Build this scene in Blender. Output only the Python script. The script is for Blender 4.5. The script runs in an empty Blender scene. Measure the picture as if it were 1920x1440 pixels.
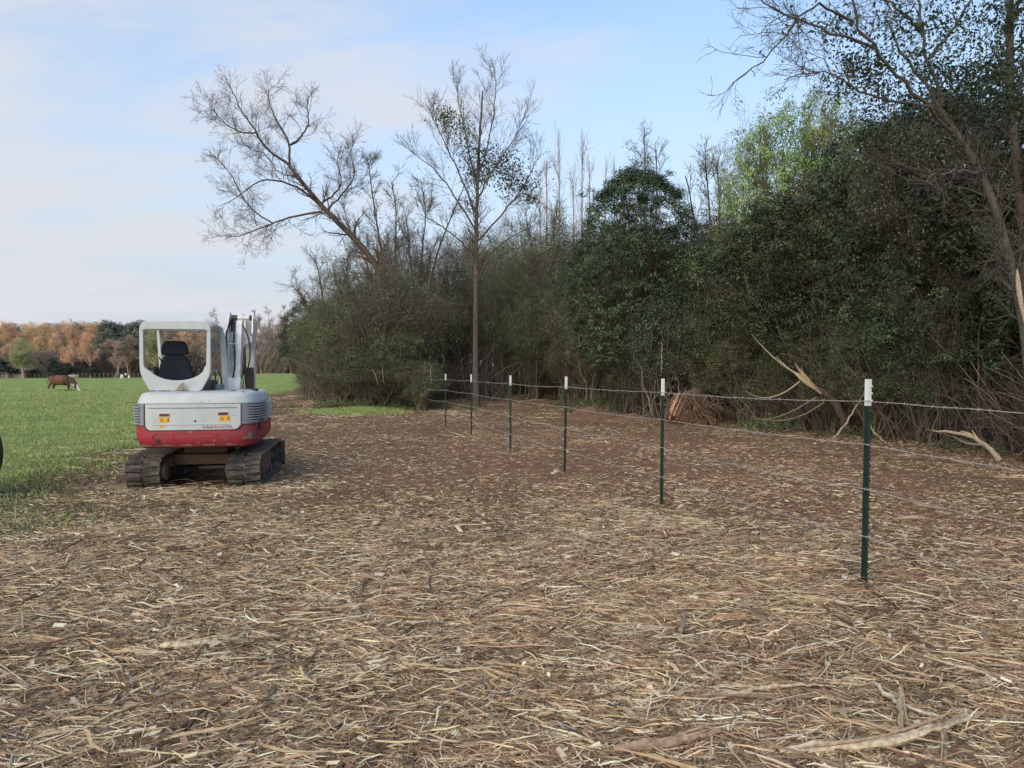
import bpy, bmesh, math, random
import numpy as np
from mathutils import Vector, Matrix

C = bpy.context.scene.collection
PI = math.pi
R = math.radians

# ------------------------------------------------------------------ camera
CAM_H = 1.6
F = 1400.0
PITCH = math.atan(22 / F)
cam = bpy.data.cameras.new('camera')
cam.sensor_width = 36
cam.lens = 36 * F / 1920
cam.clip_end = 3000
cam_o = bpy.data.objects.new('camera', cam)
C.objects.link(cam_o)
cam_o.location = (0, 0, CAM_H)
cam_o.rotation_euler = (PI / 2 - PITCH, 0, 0)
bpy.context.scene.camera = cam_o

# ------------------------------------------------------------------ world, sun, exposure
SUN_EL, SUN_AZ = 28, 205          # azimuth clockwise from +Y: behind and left of the camera
w = bpy.data.worlds.new('World')
bpy.context.scene.world = w
w.use_nodes = True
nt = w.node_tree
N, L = nt.nodes, nt.links
N.clear()
sky = N.new('ShaderNodeTexSky'); sky.sky_type = 'NISHITA'; sky.sun_disc = False
sky.sun_elevation = R(SUN_EL); sky.sun_rotation = R(SUN_AZ)
sky.air_density = 1.0; sky.dust_density = 1.2; sky.ozone_density = 1.5
geo = N.new('ShaderNodeTexCoord')
sep = N.new('ShaderNodeSeparateXYZ'); L.new(geo.outputs['Generated'], sep.inputs[0])
# thin high cloud: project the view direction on a plane overhead
addz = N.new('ShaderNodeMath'); addz.operation = 'ADD'; addz.inputs[1].default_value = 0.12
mxz = N.new('ShaderNodeMath'); mxz.operation = 'MAXIMUM'; mxz.inputs[1].default_value = 0.0
L.new(sep.outputs['Z'], mxz.inputs[0]); L.new(mxz.outputs[0], addz.inputs[0])
dv = N.new('ShaderNodeVectorMath'); dv.operation = 'DIVIDE'
cmb = N.new('ShaderNodeCombineXYZ')
for i in range(3): L.new(addz.outputs[0], cmb.inputs[i])
L.new(geo.outputs['Generated'], dv.inputs[0]); L.new(cmb.outputs[0], dv.inputs[1])
mp = N.new('ShaderNodeMapping'); mp.inputs['Scale'].default_value = (0.55, 1.1, 0.0)
mp.inputs['Rotation'].default_value = (0, 0, R(14)); mp.inputs['Location'].default_value = (1.7, 0.35, 0)
L.new(dv.outputs[0], mp.inputs[0])
n1 = N.new('ShaderNodeTexNoise'); n1.inputs['Scale'].default_value = 1.3; n1.inputs['Detail'].default_value = 8
n1.inputs['Roughness'].default_value = 0.58; n1.inputs['Distortion'].default_value = 0.5
L.new(mp.outputs[0], n1.inputs['Vector'])
# more veil towards the west (negative x) side
bias = N.new('ShaderNodeMath'); bias.operation = 'MULTIPLY_ADD'; bias.inputs[1].default_value = -0.42; bias.inputs[2].default_value = -0.085
L.new(sep.outputs['X'], bias.inputs[0])
sm = N.new('ShaderNodeMath'); sm.operation = 'ADD'
L.new(n1.outputs['Fac'], sm.inputs[0]); L.new(bias.outputs[0], sm.inputs[1])
cr = N.new('ShaderNodeMapRange'); cr.interpolation_type = 'SMOOTHSTEP'
cr.inputs['From Min'].default_value = 0.42; cr.inputs['From Max'].default_value = 0.68; cr.inputs['To Max'].default_value = 0.85
L.new(sm.outputs[0], cr.inputs['Value'])
mixc = N.new('ShaderNodeMix'); mixc.data_type = 'RGBA'
L.new(cr.outputs[0], mixc.inputs['Factor'])
tintm = N.new('ShaderNodeMix'); tintm.data_type = 'RGBA'; tintm.blend_type = 'MULTIPLY'; tintm.inputs['Factor'].default_value = 1
tintm.inputs['B'].default_value = (0.98, 1.04, 1.02, 1)
L.new(sky.outputs[0], tintm.inputs['A'])
# pale air near the horizon
hz = N.new('ShaderNodeMapRange'); hz.interpolation_type = 'SMOOTHSTEP'
hz.inputs['From Min'].default_value = 0.0; hz.inputs['From Max'].default_value = 0.55
hz.inputs['To Min'].default_value = 0.96; hz.inputs['To Max'].default_value = 0.10
L.new(sep.outputs['Z'], hz.inputs['Value'])
mixh = N.new('ShaderNodeMix'); mixh.data_type = 'RGBA'
mixh.inputs['B'].default_value = (2.08, 2.18, 2.45, 1)
L.new(hz.outputs[0], mixh.inputs['Factor']); L.new(tintm.outputs['Result'], mixh.inputs['A'])
L.new(mixh.outputs['Result'], mixc.inputs['A'])
mixc.inputs['B'].default_value = (2.60, 2.66, 2.84, 1)
bg = N.new('ShaderNodeBackground'); bg.inputs['Strength'].default_value = 0.10
L.new(mixc.outputs['Result'], bg.inputs['Color'])
wo = N.new('ShaderNodeOutputWorld'); L.new(bg.outputs[0], wo.inputs[0])

sun = bpy.data.lights.new('sun', 'SUN')
sun.energy = 0.8; sun.angle = R(60); sun.color = (1.0, 0.86, 0.70)
sun_o = bpy.data.objects.new('sun', sun); C.objects.link(sun_o)
sd = Vector((math.sin(R(SUN_AZ)) * math.cos(R(SUN_EL)), math.cos(R(SUN_AZ)) * math.cos(R(SUN_EL)), math.sin(R(SUN_EL))))
sun_o.rotation_euler = sd.to_track_quat('Z', 'Y').to_euler()

vs = bpy.context.scene.view_settings
vs.view_transform = 'Standard'; vs.look = 'None'; vs.gamma = 1; vs.use_curve_mapping = False
vs.exposure = 1.52
bpy.context.scene.cycles.max_bounces = 6
bpy.context.scene.cycles.diffuse_bounces = 3
bpy.context.scene.cycles.transparent_max_bounces = 4

# ------------------------------------------------------------------ helpers: numbers
def ray(X, Y):
    u = (X - 960) / F; v = (720 - Y) / F
    return np.array([u, math.cos(PITCH) + v * math.sin(PITCH), -math.sin(PITCH) + v * math.cos(PITCH)])
def at(X, Y, D):
    """the place at depth D (metres ahead) that the photograph shows at pixel X, Y"""
    d = ray(X, Y); t = D / d[1]
    return Vector((d[0] * t, D, CAM_H + d[2] * t))
def hash2(ix, iy, s=0):
    h = np.sin(ix * 127.1 + iy * 311.7 + s * 74.7) * 43758.5453
    return h - np.floor(h)
def vnoise(x, y, s=0):
    x = np.asarray(x, float); y = np.asarray(y, float)
    ix, iy = np.floor(x), np.floor(y); fx, fy = x - ix, y - iy
    fx = fx * fx * (3 - 2 * fx); fy = fy * fy * (3 - 2 * fy)
    a = hash2(ix, iy, s); b = hash2(ix + 1, iy, s); c = hash2(ix, iy + 1, s); d = hash2(ix + 1, iy + 1, s)
    return (a * (1 - fx) + b * fx) * (1 - fy) + (c * (1 - fx) + d * fx) * fy
def fbm(x, y, s=0, o=4):
    t = 0; a = 0.5
    for i in range(o):
        t = t + a * vnoise(np.asarray(x) * 2 ** i, np.asarray(y) * 2 ** i, s + i); a *= 0.5
    return t / (1 - 0.5 ** o)
def sstep(a, b, x):
    t = np.clip((np.asarray(x, float) - a) / (b - a), 0, 1); return t * t * (3 - 2 * t)
def pasture_edge(x, y):
    """signed distance-like value, positive on the grass side"""
    return -(x + 2.75 + 0.262 * y) + 0.16 * np.maximum(0, np.asarray(y) - 48) + (fbm(x * 0.5, y * 0.5, 3) - 0.5) * 2.6
POST_XY = [((X - 960) / F * d, d) for X, d in [(X, 1.547 * F / (b - a)) for X, a, b in [(835, 701, 797), (884, 702, 815), (957, 704, 848), (1059, 706, 886), (1241, 710, 952), (1622, 711, 1098)]]]
def height(x, y):
    x = np.asarray(x, float); y = np.asarray(y, float)
    near = np.exp(-(y / 60) ** 2)
    h = (fbm(x * 0.35, y * 0.35, 7) - 0.5) * 0.16 * sstep(3, 12, y)
    h = h + (fbm(x * 1.7, y * 1.7, 9, 3) - 0.5) * 0.07 * near
    h = h + (fbm(x * 5.5, y * 5.5, 11, 2) - 0.5) * 0.035 * near * sstep(-1.5, 0.5, -pasture_edge(x, y))
    # swell in the pasture towards the far end of the wood
    h = h + 1.35 * sstep(55, 130, y) * np.exp(-((x + 0.31 * y) / (0.09 * y + 3)) ** 2)
    # slightly raised bank below the wood
    h = h + 0.35 * sstep(26, 50, y) * sstep(-9, -2, x + 0.10 * y) * (1 - sstep(60, 120, y))
    # level pad under the machine
    k = np.exp(-(((x + 4.55) / 1.9) ** 2 + ((y - 11.3) / 2.2) ** 2) ** 2)
    for px_, py_ in POST_XY:
        q = np.exp(-((x - px_) ** 2 + (y - py_) ** 2) / 0.35 ** 2); h = h * (1 - q) - 0.02 * q
    return h * (1 - k)
def H(x, y): return float(height(x, y))

# ------------------------------------------------------------------ helpers: objects
def link(o, parent=None):
    C.objects.link(o)
    if parent is not None: o.parent = parent
    return o
def tag(o, label=None, cat=None, group=None, kind=None):
    if label: o['label'] = label
    if cat: o['category'] = cat
    if group: o['group'] = group
    if kind: o['kind'] = kind
    return o
def empty(name, loc, rz=0.0):
    o = bpy.data.objects.new(name, None); link(o)
    o.location = loc; o.rotation_euler = (0, 0, rz); o.empty_display_size = 0.2
    return o
def kids(o): return list(o.children)
def copy_tree(o, parent=None):
    c = o.copy(); C.objects.link(c)
    c.parent = parent
    for ch in SRC.get(o.name, kids(o)): copy_tree(ch, c)
    return c
SRC = {}

class Buf:
    """collects vertex arrays, quads / tris, vertex colours and material numbers"""
    def __init__(self): self.v = []; self.f = []; self.c = []; self.m = []; self.n = 0
    def add(self, v, f, col, m=0):
        v = np.asarray(v, float).reshape(-1, 3); f = np.asarray(f, int)
        self.v.append(v); self.f.append(f + self.n); self.n += len(v)
        col = np.asarray(col, float)
        if col.ndim == 1: col = np.tile(col[:3], (len(v), 1))
        self.c.append(col); self.m.append(np.full(len(f), m))
    def mesh(self, name, mats, smooth=True):
        me = bpy.data.meshes.new(name)
        v = np.concatenate(self.v)
        me.vertices.add(len(v)); me.vertices.foreach_set('co', v.astype(np.float32).ravel())
        loops = np.concatenate([f.ravel() for f in self.f]); cnt = np.concatenate([np.full(len(f), f.shape[1]) for f in self.f])
        me.loops.add(len(loops)); me.loops.foreach_set('vertex_index', loops.astype(np.int32))
        me.polygons.add(len(cnt)); st = np.concatenate([[0], np.cumsum(cnt)[:-1]])
        me.polygons.foreach_set('loop_start', st.astype(np.int32)); me.polygons.foreach_set('loop_total', cnt.astype(np.int32))
        me.polygons.foreach_set('material_index', np.concatenate(self.m).astype(np.int32))
        me.polygons.foreach_set('use_smooth', np.full(len(cnt), smooth))
        a = me.attributes.new('col', 'FLOAT_COLOR', 'POINT')
        c = np.concatenate(self.c); a.data.foreach_set('color', np.c_[c, np.ones(len(c))].astype(np.float32).ravel())
        for m in mats: me.materials.append(m)
        me.update(); me.validate()
        return me
    def obj(self, name, mats, parent=None, smooth=True):
        if not isinstance(mats, (list, tuple)): mats = [mats]
        return link(bpy.data.objects.new(name, self.mesh(name, mats, smooth)), parent)

def tubes(buf, P, Rr, sides, col, m=0, cap=False):
    """P (M,k,3) polylines, Rr (M,k) radii; one open tube each"""
    P = np.asarray(P, float); Rr = np.asarray(Rr, float)
    if P.ndim == 2: P = P[None]; Rr = Rr[None]
    M, k, _ = P.shape
    T = np.empty_like(P); T[:, 1:-1] = P[:, 2:] - P[:, :-2]; T[:, 0] = P[:, 1] - P[:, 0]; T[:, -1] = P[:, -1] - P[:, -2]
    T /= np.linalg.norm(T, axis=2, keepdims=True) + 1e-9
    ov = np.abs(P[:, -1] - P[:, 0]).sum(0) * 0
    D = P[:, -1] - P[:, 0]; ref = np.zeros((M, 3)); ax = np.argmin(np.abs(D), axis=1); ref[np.arange(M), ax] = 1
    U = np.cross(T, ref[:, None, :]); U /= np.linalg.norm(U, axis=2, keepdims=True) + 1e-9
    V = np.cross(T, U)
    a = np.arange(sides) * 2 * PI / sides
    ring = P[:, :, None, :] + Rr[:, :, None, None] * (np.cos(a)[None, None, :, None] * U[:, :, None, :] + np.sin(a)[None, None, :, None] * V[:, :, None, :])
    idx = np.arange(M * k * sides).reshape(M, k, sides)
    a0 = idx[:, :-1]; a1 = idx[:, 1:]
    f = np.stack([a0, np.roll(a0, -1, 2), np.roll(a1, -1, 2), a1], -1).reshape(-1, 4)
    col = np.asarray(col, float)
    if col.ndim == 2: col = np.repeat(col, k * sides, axis=0)
    buf.add(ring.reshape(-1, 3), f, col, m)
    if cap:
        for e in (0, k - 1):
            for q in range(M):
                r = idx[q, e]; buf.f.append(np.array([list(r[::-1] if e == 0 else r)]) + (buf.n - M * k * sides)); buf.m.append(np.array([m]))

def resample(pts, k):
    pts = np.asarray(pts, float); d = np.r_[0, np.cumsum(np.linalg.norm(np.diff(pts, axis=0), axis=1))]
    t = np.linspace(0, d[-1], k)
    # smooth by Catmull-like cubic through cumulative length
    out = np.stack([np.interp(t, d, pts[:, i]) for i in range(3)], 1)
    for _ in range(2): out[1:-1] = 0.5 * out[1:-1] + 0.25 * (out[:-2] + out[2:])
    return out
def unit(a): return a / (np.linalg.norm(a, axis=-1, keepdims=True) + 1e-9)
def spawn(rng, par, rad, n, tr=(0.2, 1.0), ang=(25, 60), Lr=(0.5, 1.0), k=5, rr=0.55, up=0.15, wob=0.18, taper=0.4, rmin=0.0, tl=0.5, tip=0.25):
    """n children growing out of the parent polylines"""
    M, K, _ = par.shape
    ln = np.linalg.norm(par[:, -1] - par[:, 0], axis=1); pr = ln / ln.sum()
    m = rng.choice(M, n, p=pr); t = rng.uniform(*tr, n); s = t * (K - 1); i = np.minimum(s.astype(int), K - 2); f = (s - i)[:, None]
    p0 = par[m, i] * (1 - f) + par[m, i + 1] * f; r0 = rad[m, i] * (1 - f[:, 0]) + rad[m, i + 1] * f[:, 0]
    d = unit(par[m, i + 1] - par[m, i]); q = unit(np.cross(d, rng.normal(size=(n, 3))))
    th = R(1) * rng.uniform(*ang, n)[:, None]; d = d * np.cos(th) + q * np.sin(th)
    Ln = rng.uniform(*Lr, n) * (1 - tl * t); step = (Ln / (k - 1))[:, None]
    out = np.empty((n, k, 3)); out[:, 0] = p0
    for j in range(1, k):
        d = unit(d + rng.normal(size=(n, 3)) * wob + np.array([0, 0, up / (k - 1)]))
        out[:, j] = out[:, j - 1] + d * step
    r = np.maximum(r0 * rr, rmin)[:, None] * np.linspace(1, tip, k)[None]
    return out, np.maximum(r, rmin * 0.6)
def leaves(buf, rng, P, size, cols, m=0, aspect=0.55, flat=0.0, nrm=None):
    """one rhombic leaf at each point"""
    P = np.asarray(P, float); n = len(P)
    a = unit(rng.normal(size=(n, 3)) * np.array([1, 1, 1 - flat])); b = unit(np.cross(a, rng.normal(size=(n, 3))))
    if nrm is not None:
        a = unit(np.cross(nrm, a)); b = unit(np.cross(nrm, a))
    s = rng.uniform(*size, n)[:, None]
    nn = np.cross(a, b)
    v = np.stack([P - a * s * 0.5, P + b * s * aspect * 0.5 + nn * s * 0.06, P + a * s * 0.5, P - b * s * aspect * 0.5 + nn * s * 0.06], 1)
    f = np.arange(4 * n).reshape(n, 4)
    buf.add(v.reshape(-1, 3), f, np.repeat(cols, 4, axis=0), m)
def pick(rng, cols, n, jit=0.15):
    cols = np.asarray(cols, float); c = cols[rng.integers(0, len(cols), n)]
    return np.clip(c * rng.uniform(1 - jit, 1 + jit, (n, 1)), 0, 1)

# ------------------------------------------------------------------ helpers: materials
def newmat(name):
    m = bpy.data.materials.new(name); m.use_nodes = True
    n, l = m.node_tree.nodes, m.node_tree.links
    n.clear(); out = n.new('ShaderNodeOutputMaterial'); b = n.new('ShaderNodeBsdfPrincipled')
    l.new(b.outputs[0], out.inputs[0])
    return m, n, l, b, out
def ramp(n, l, src, stops):
    r = n.new('ShaderNodeValToRGB'); e = r.color_ramp.elements
    while len(e) < len(stops): e.new(0.5)
    for q, (p, c) in zip(e, stops): q.position = p; q.color = (*c, 1)
    l.new(src, r.inputs[0]); return r
def attr_mat(name, rough=0.7, noise=0.35, nscale=20, bump=0.0, hue=0.0, val=0.0, trans=0.0, spec=0.25):
    """colour from the mesh's own 'col', broken up by fine noise, varied a little per object"""
    m, n, l, b, out = newmat(name)
    a = n.new('ShaderNodeAttribute'); a.attribute_name = 'col'
    tc = n.new('ShaderNodeTexCoord'); nz = n.new('ShaderNodeTexNoise'); nz.inputs['Scale'].default_value = nscale; nz.inputs['Detail'].default_value = 4
    l.new(tc.outputs['Object'], nz.inputs['Vector'])
    mr = n.new('ShaderNodeMapRange'); mr.inputs['From Min'].default_value = 0.3; mr.inputs['From Max'].default_value = 0.7
    mr.inputs['To Min'].default_value = 1 - noise; mr.inputs['To Max'].default_value = 1 + noise
    l.new(nz.outputs['Fac'], mr.inputs['Value'])
    hsv = n.new('ShaderNodeHueSaturation'); l.new(a.outputs['Color'], hsv.inputs['Color'])
    if hue or val:
        oi = n.new('ShaderNodeObjectInfo')
        h = n.new('ShaderNodeMapRange'); h.inputs['To Min'].default_value = 0.5 - hue; h.inputs['To Max'].default_value = 0.5 + hue
        l.new(oi.outputs['Random'], h.inputs['Value']); l.new(h.outputs[0], hsv.inputs['Hue'])
        mm = n.new('ShaderNodeMath'); mm.operation = 'MULTIPLY'; mm.inputs[1].default_value = 7.31; l.new(oi.outputs['Random'], mm.inputs[0])
        fr = n.new('ShaderNodeMath'); fr.operation = 'FRACT'; l.new(mm.outputs[0], fr.inputs[0])
        g = n.new('ShaderNodeMapRange'); g.inputs['To Min'].default_value = 1 - val; g.inputs['To Max'].default_value = 1 + val
        l.new(fr.outputs[0], g.inputs['Value'])
        mu = n.new('ShaderNodeMath'); mu.operation = 'MULTIPLY'; l.new(g.outputs[0], mu.inputs[0]); l.new(mr.outputs[0], mu.inputs[1])
        l.new(mu.outputs[0], hsv.inputs['Value'])
    else:
        l.new(mr.outputs[0], hsv.inputs['Value'])
    l.new(hsv.outputs[0], b.inputs['Base Color'])
    b.inputs['Roughness'].default_value = rough; b.inputs['Specular IOR Level'].default_value = spec
    if bump:
        bp = n.new('ShaderNodeBump'); bp.inputs['Strength'].default_value = bump; bp.inputs['Distance'].default_value = 0.02
        l.new(nz.outputs['Fac'], bp.inputs['Height']); l.new(bp.outputs[0], b.inputs['Normal'])
    if trans:
        t = n.new('ShaderNodeBsdfTranslucent'); l.new(hsv.outputs[0], t.inputs['Color'])
        mx = n.new('ShaderNodeMixShader'); mx.inputs[0].default_value = trans
        l.new(b.outputs[0], mx.inputs[1]); l.new(t.outputs[0], mx.inputs[2]); l.new(mx.outputs[0], out.inputs[0])
    return m
def paint(name, col, rough=0.45, dirt=(0.16, 0.12, 0.09), amount=0.35, scale=6, metal=0.0, spec=0.5, chip=None, chip_amt=0.62, streak=1.0):
    """painted or plain surface with dirt patches and, if wanted, chipped spots"""
    m, n, l, b, out = newmat(name)
    tc = n.new('ShaderNodeTexCoord'); mp = n.new('ShaderNodeMapping'); l.new(tc.outputs['Object'], mp.inputs[0]); mp.inputs['Scale'].default_value = (1, 1, streak)
    nz = n.new('ShaderNodeTexNoise'); nz.inputs['Scale'].default_value = scale; nz.inputs['Detail'].default_value = 8; nz.inputs['Roughness'].default_value = 0.62
    l.new(mp.outputs[0], nz.inputs['Vector'])
    r = n.new('ShaderNodeMapRange'); r.inputs['From Min'].default_value = 0.42; r.inputs['From Max'].default_value = 0.78; r.inputs['To Max'].default_value = amount
    l.new(nz.outputs['Fac'], r.inputs['Value'])
    mx = n.new('ShaderNodeMix'); mx.data_type = 'RGBA'; mx.inputs['A'].default_value = (*col, 1); mx.inputs['B'].default_value = (*dirt, 1)
    l.new(r.outputs[0], mx.inputs['Factor']); res = mx.outputs['Result']
    if chip:
        n2 = n.new('ShaderNodeTexNoise'); n2.inputs['Scale'].default_value = scale * 3.1; n2.inputs['Detail'].default_value = 10; n2.inputs['Roughness'].default_value = 0.75
        l.new(tc.outputs['Object'], n2.inputs['Vector'])
        s = n.new('ShaderNodeMapRange'); s.inputs['From Min'].default_value = chip_amt; s.inputs['From Max'].default_value = chip_amt + 0.03
        l.new(n2.outputs['Fac'], s.inputs['Value'])
        m2 = n.new('ShaderNodeMix'); m2.data_type = 'RGBA'; m2.inputs['B'].default_value = (*chip, 1)
        l.new(s.outputs[0], m2.inputs['Factor']); l.new(res, m2.inputs['A']); res = m2.outputs['Result']
    l.new(res, b.inputs['Base Color'])
    rr = n.new('ShaderNodeMapRange'); rr.inputs['To Min'].default_value = rough - 0.08; rr.inputs['To Max'].default_value = min(1, rough + 0.25)
    l.new(nz.outputs['Fac'], rr.inputs['Value']); l.new(rr.outputs[0], b.inputs['Roughness'])
    b.inputs['Metallic'].default_value = metal; b.inputs['Specular IOR Level'].default_value = spec
    bp = n.new('ShaderNodeBump'); bp.inputs['Strength'].default_value = 0.12; bp.inputs['Distance'].default_value = 0.01
    l.new(nz.outputs['Fac'], bp.inputs['Height']); l.new(bp.outputs[0], b.inputs['Normal'])
    return m

M_BARK = attr_mat('bark', 0.85, 0.35, 14, 0.6, 0.01, 0.12)
M_TWIG = attr_mat('twigs', 0.85, 0.2, 3, 0, 0.012, 0.15)
M_LEAF = attr_mat('leaves', 0.42, 0.45, 0.9, 0, 0.022, 0.30, 0.20, 0.42)
M_STRAW = attr_mat('straw', 0.8, 0.18, 25, 0, 0.008, 0.14)
M_GRASS = attr_mat('grass_blades', 0.6, 0.1, 5, 0, 0.012, 0.16, 0.25)
M_WOOD = attr_mat('raw_wood', 0.8, 0.35, 38, 0.7)
M_ROOT = attr_mat('roots', 0.9, 0.35, 12, 0.4)

# ------------------------------------------------------------------ the ground
def ground_material():
    m, n, l, b, out = newmat('ground')
    g = n.new('ShaderNodeNewGeometry'); sp = n.new('ShaderNodeSeparateXYZ'); l.new(g.outputs['Position'], sp.inputs[0])
    at_ = n.new('ShaderNodeAttribute'); at_.attribute_name = 'col'   # r = grass share, g = straw share, b = bare red soil
    sc = n.new('ShaderNodeSeparateColor'); l.new(at_.outputs['Color'], sc.inputs[0])
    def noise(scale, det=6, rough=0.6, stretch=None):
        q = n.new('ShaderNodeTexNoise'); q.inputs['Scale'].default_value = scale; q.inputs['Detail'].default_value = det; q.inputs['Roughness'].default_value = rough
        if stretch:
            mp = n.new('ShaderNodeMapping'); mp.inputs['Scale'].default_value = stretch; l.new(g.outputs['Position'], mp.inputs[0]); l.new(mp.outputs[0], q.inputs['Vector'])
        else: l.new(g.outputs['Position'], q.inputs['Vector'])
        return q
    soil = ramp(n, l, noise(3.2, 9, 0.7).outputs['Fac'], [(0.3, (0.10, 0.062, 0.038)), (0.52, (0.205, 0.130, 0.080)), (0.72, (0.30, 0.20, 0.13))])
    red = ramp(n, l, noise(5.0, 8, 0.7).outputs['Fac'], [(0.3, (0.155, 0.085, 0.052)), (0.7, (0.30, 0.18, 0.113))])
    straw = ramp(n, l, noise(26, 5, 0.8, (0.55, 1.0, 1.0)).outputs['Fac'], [(0.36, (0.075, 0.052, 0.036)), (0.5, (0.17, 0.13, 0.088)), (0.66, (0.33, 0.27, 0.18))])
    gr = ramp(n, l, noise(0.9, 9, 0.72, (1.0, 0.45, 1.0)).outputs['Fac'], [(0.3, (0.15, 0.225, 0.06)), (0.5, (0.23, 0.305, 0.09)), (0.68, (0.36, 0.37, 0.15))])
    def mix(a, bb, f):
        x = n.new('ShaderNodeMix'); x.data_type = 'RGBA'; l.new(a, x.inputs['A']); l.new(bb, x.inputs['B']); l.new(f, x.inputs['Factor']); return x.outputs['Result']
    def share(chan, sc_, w_=0.35):
        q = noise(sc_, 6, 0.75); ad = n.new('ShaderNodeMath'); ad.operation = 'ADD'; l.new(chan, ad.inputs[0]); l.new(q.outputs['Fac'], ad.inputs[1])
        r_ = n.new('ShaderNodeMapRange'); r_.interpolation_type = 'SMOOTHSTEP'; r_.inputs['From Min'].default_value = 1.0 - w_ / 2; r_.inputs['From Max'].default_value = 1.0 + w_ / 2
        l.new(ad.outputs[0], r_.inputs['Value']); return r_.outputs[0]
    c = mix(soil.outputs[0], red.outputs[0], share(sc.outputs['Blue'], 1.1, 0.5))
    c = mix(c, straw.outputs[0], share(sc.outputs['Green'], 7))
    c = mix(c, gr.outputs[0], share(sc.outputs['Red'], 3, 0.3))
    l.new(c, b.inputs['Base Color']); b.inputs['Roughness'].default_value = 0.95; b.inputs['Specular IOR Level'].default_value = 0.1
    bp = n.new('ShaderNodeBump'); bp.inputs['Strength'].default_value = 0.9; bp.inputs['Distance'].default_value = 0.04
    l.new(noise(18, 9, 0.75).outputs['Fac'], bp.inputs['Height']); l.new(bp.outputs[0], b.inputs['Normal'])
    return m
def px_of(x, y):
    return 960 + x / np.maximum(y, 0.5) * F, 698 + CAM_H / np.maximum(y, 0.5) * F
def blob(X, Y, cx, cy, rx, ry): return np.exp(-(((X - cx) / rx) ** 2 + ((Y - cy) / ry) ** 2))
SOIL_SPOTS = [(0.4, 12.0, 1.3, 2.4), (-1.7, 12.5, 1.4, 2.2), (2.6, 14.5, 2.6, 3.5), (-0.2, 8.2, 0.55, 0.5), (0.6, 16, 3.5, 4.5), (4.2, 7.6, 1.5, 1.7), (3.4, 10.5, 2.4, 2.0), (-4.6, 6.6, 1.2, 0.5), (-3.4, 11.2, 1.2, 0.5), (3.0, 5.0, 0.8, 0.5), (-6, 8.2, 1.2, 0.5)]
def soil_amount(x, y):
    s = 0
    for cx, cy, rx, ry in SOIL_SPOTS: s = s + np.exp(-(((x - cx) / rx) ** 2 + ((y - cy) / ry) ** 2))
    return np.clip(s * 1.15 + (fbm(x * 0.8, y * 0.8, 27) - 0.5) * 1.2 * sstep(0.05, 0.4, s), 0, 1.2)
def grass_amount(x, y):
    e = pasture_edge(x, y)
    g = sstep(-0.2, 2.8, e)
    g = np.maximum(g, 0.9 * np.exp(-(((x + 6.25) / 1.15) ** 2 + ((y - 30.0) / 1.5) ** 2) ** 1.5))
    return g
def straw_amount(x, y):
    s = 0.62 + (fbm(x * 0.6, y * 0.6, 21) - 0.5) * 1.5 - 0.42 * soil_amount(x, y) - 0.50 * sstep(6.8, 9.5, y) - 0.22 * sstep(1.0, 4.5, x)
    s = s + 0.34 * np.exp(-(((y - 4) / 2.6) ** 2)) + 0.45 * sstep(20, 40, y) * sstep(-4, -8, x)
    return np.clip(s, 0.03, 1.0)
def axis_pts(lo, hi, fine_lo, fine_hi, step, grow):
    a = list(np.arange(fine_lo, fine_hi, step)); s = step; x = a[-1]
    while x < hi: s *= grow; x += s; a.append(x)
    s = step; x = a[0]; b = []
    while x > lo: s *= grow; x -= s; b.append(x)
    return np.array(b[::-1] + a)
gx = axis_pts(-1500, 1500, -8, 8, 0.075, 1.045); gy = axis_pts(-300, 2500, 2, 18, 0.075, 1.04)
GX, GY = np.meshgrid(gx, gy)
GZ = height(GX, GY)
nx, ny = len(gx), len(gy)
idx = np.arange(nx * ny).reshape(ny, nx)
gf = np.stack([idx[:-1, :-1], idx[:-1, 1:], idx[1:, 1:], idx[1:, :-1]], -1).reshape(-1, 4)
gcol = np.stack([grass_amount(GX, GY), straw_amount(GX, GY) * (1 - 0.0 * GX), np.clip(soil_amount(GX, GY), 0, 1)], -1).reshape(-1, 3)
gb = Buf(); gb.add(np.stack([GX, GY, GZ], -1).reshape(-1, 3), gf, gcol)
tag(gb.obj('ground', ground_material()), kind='structure', label='cleared brown soil beside a green pasture')

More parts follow.
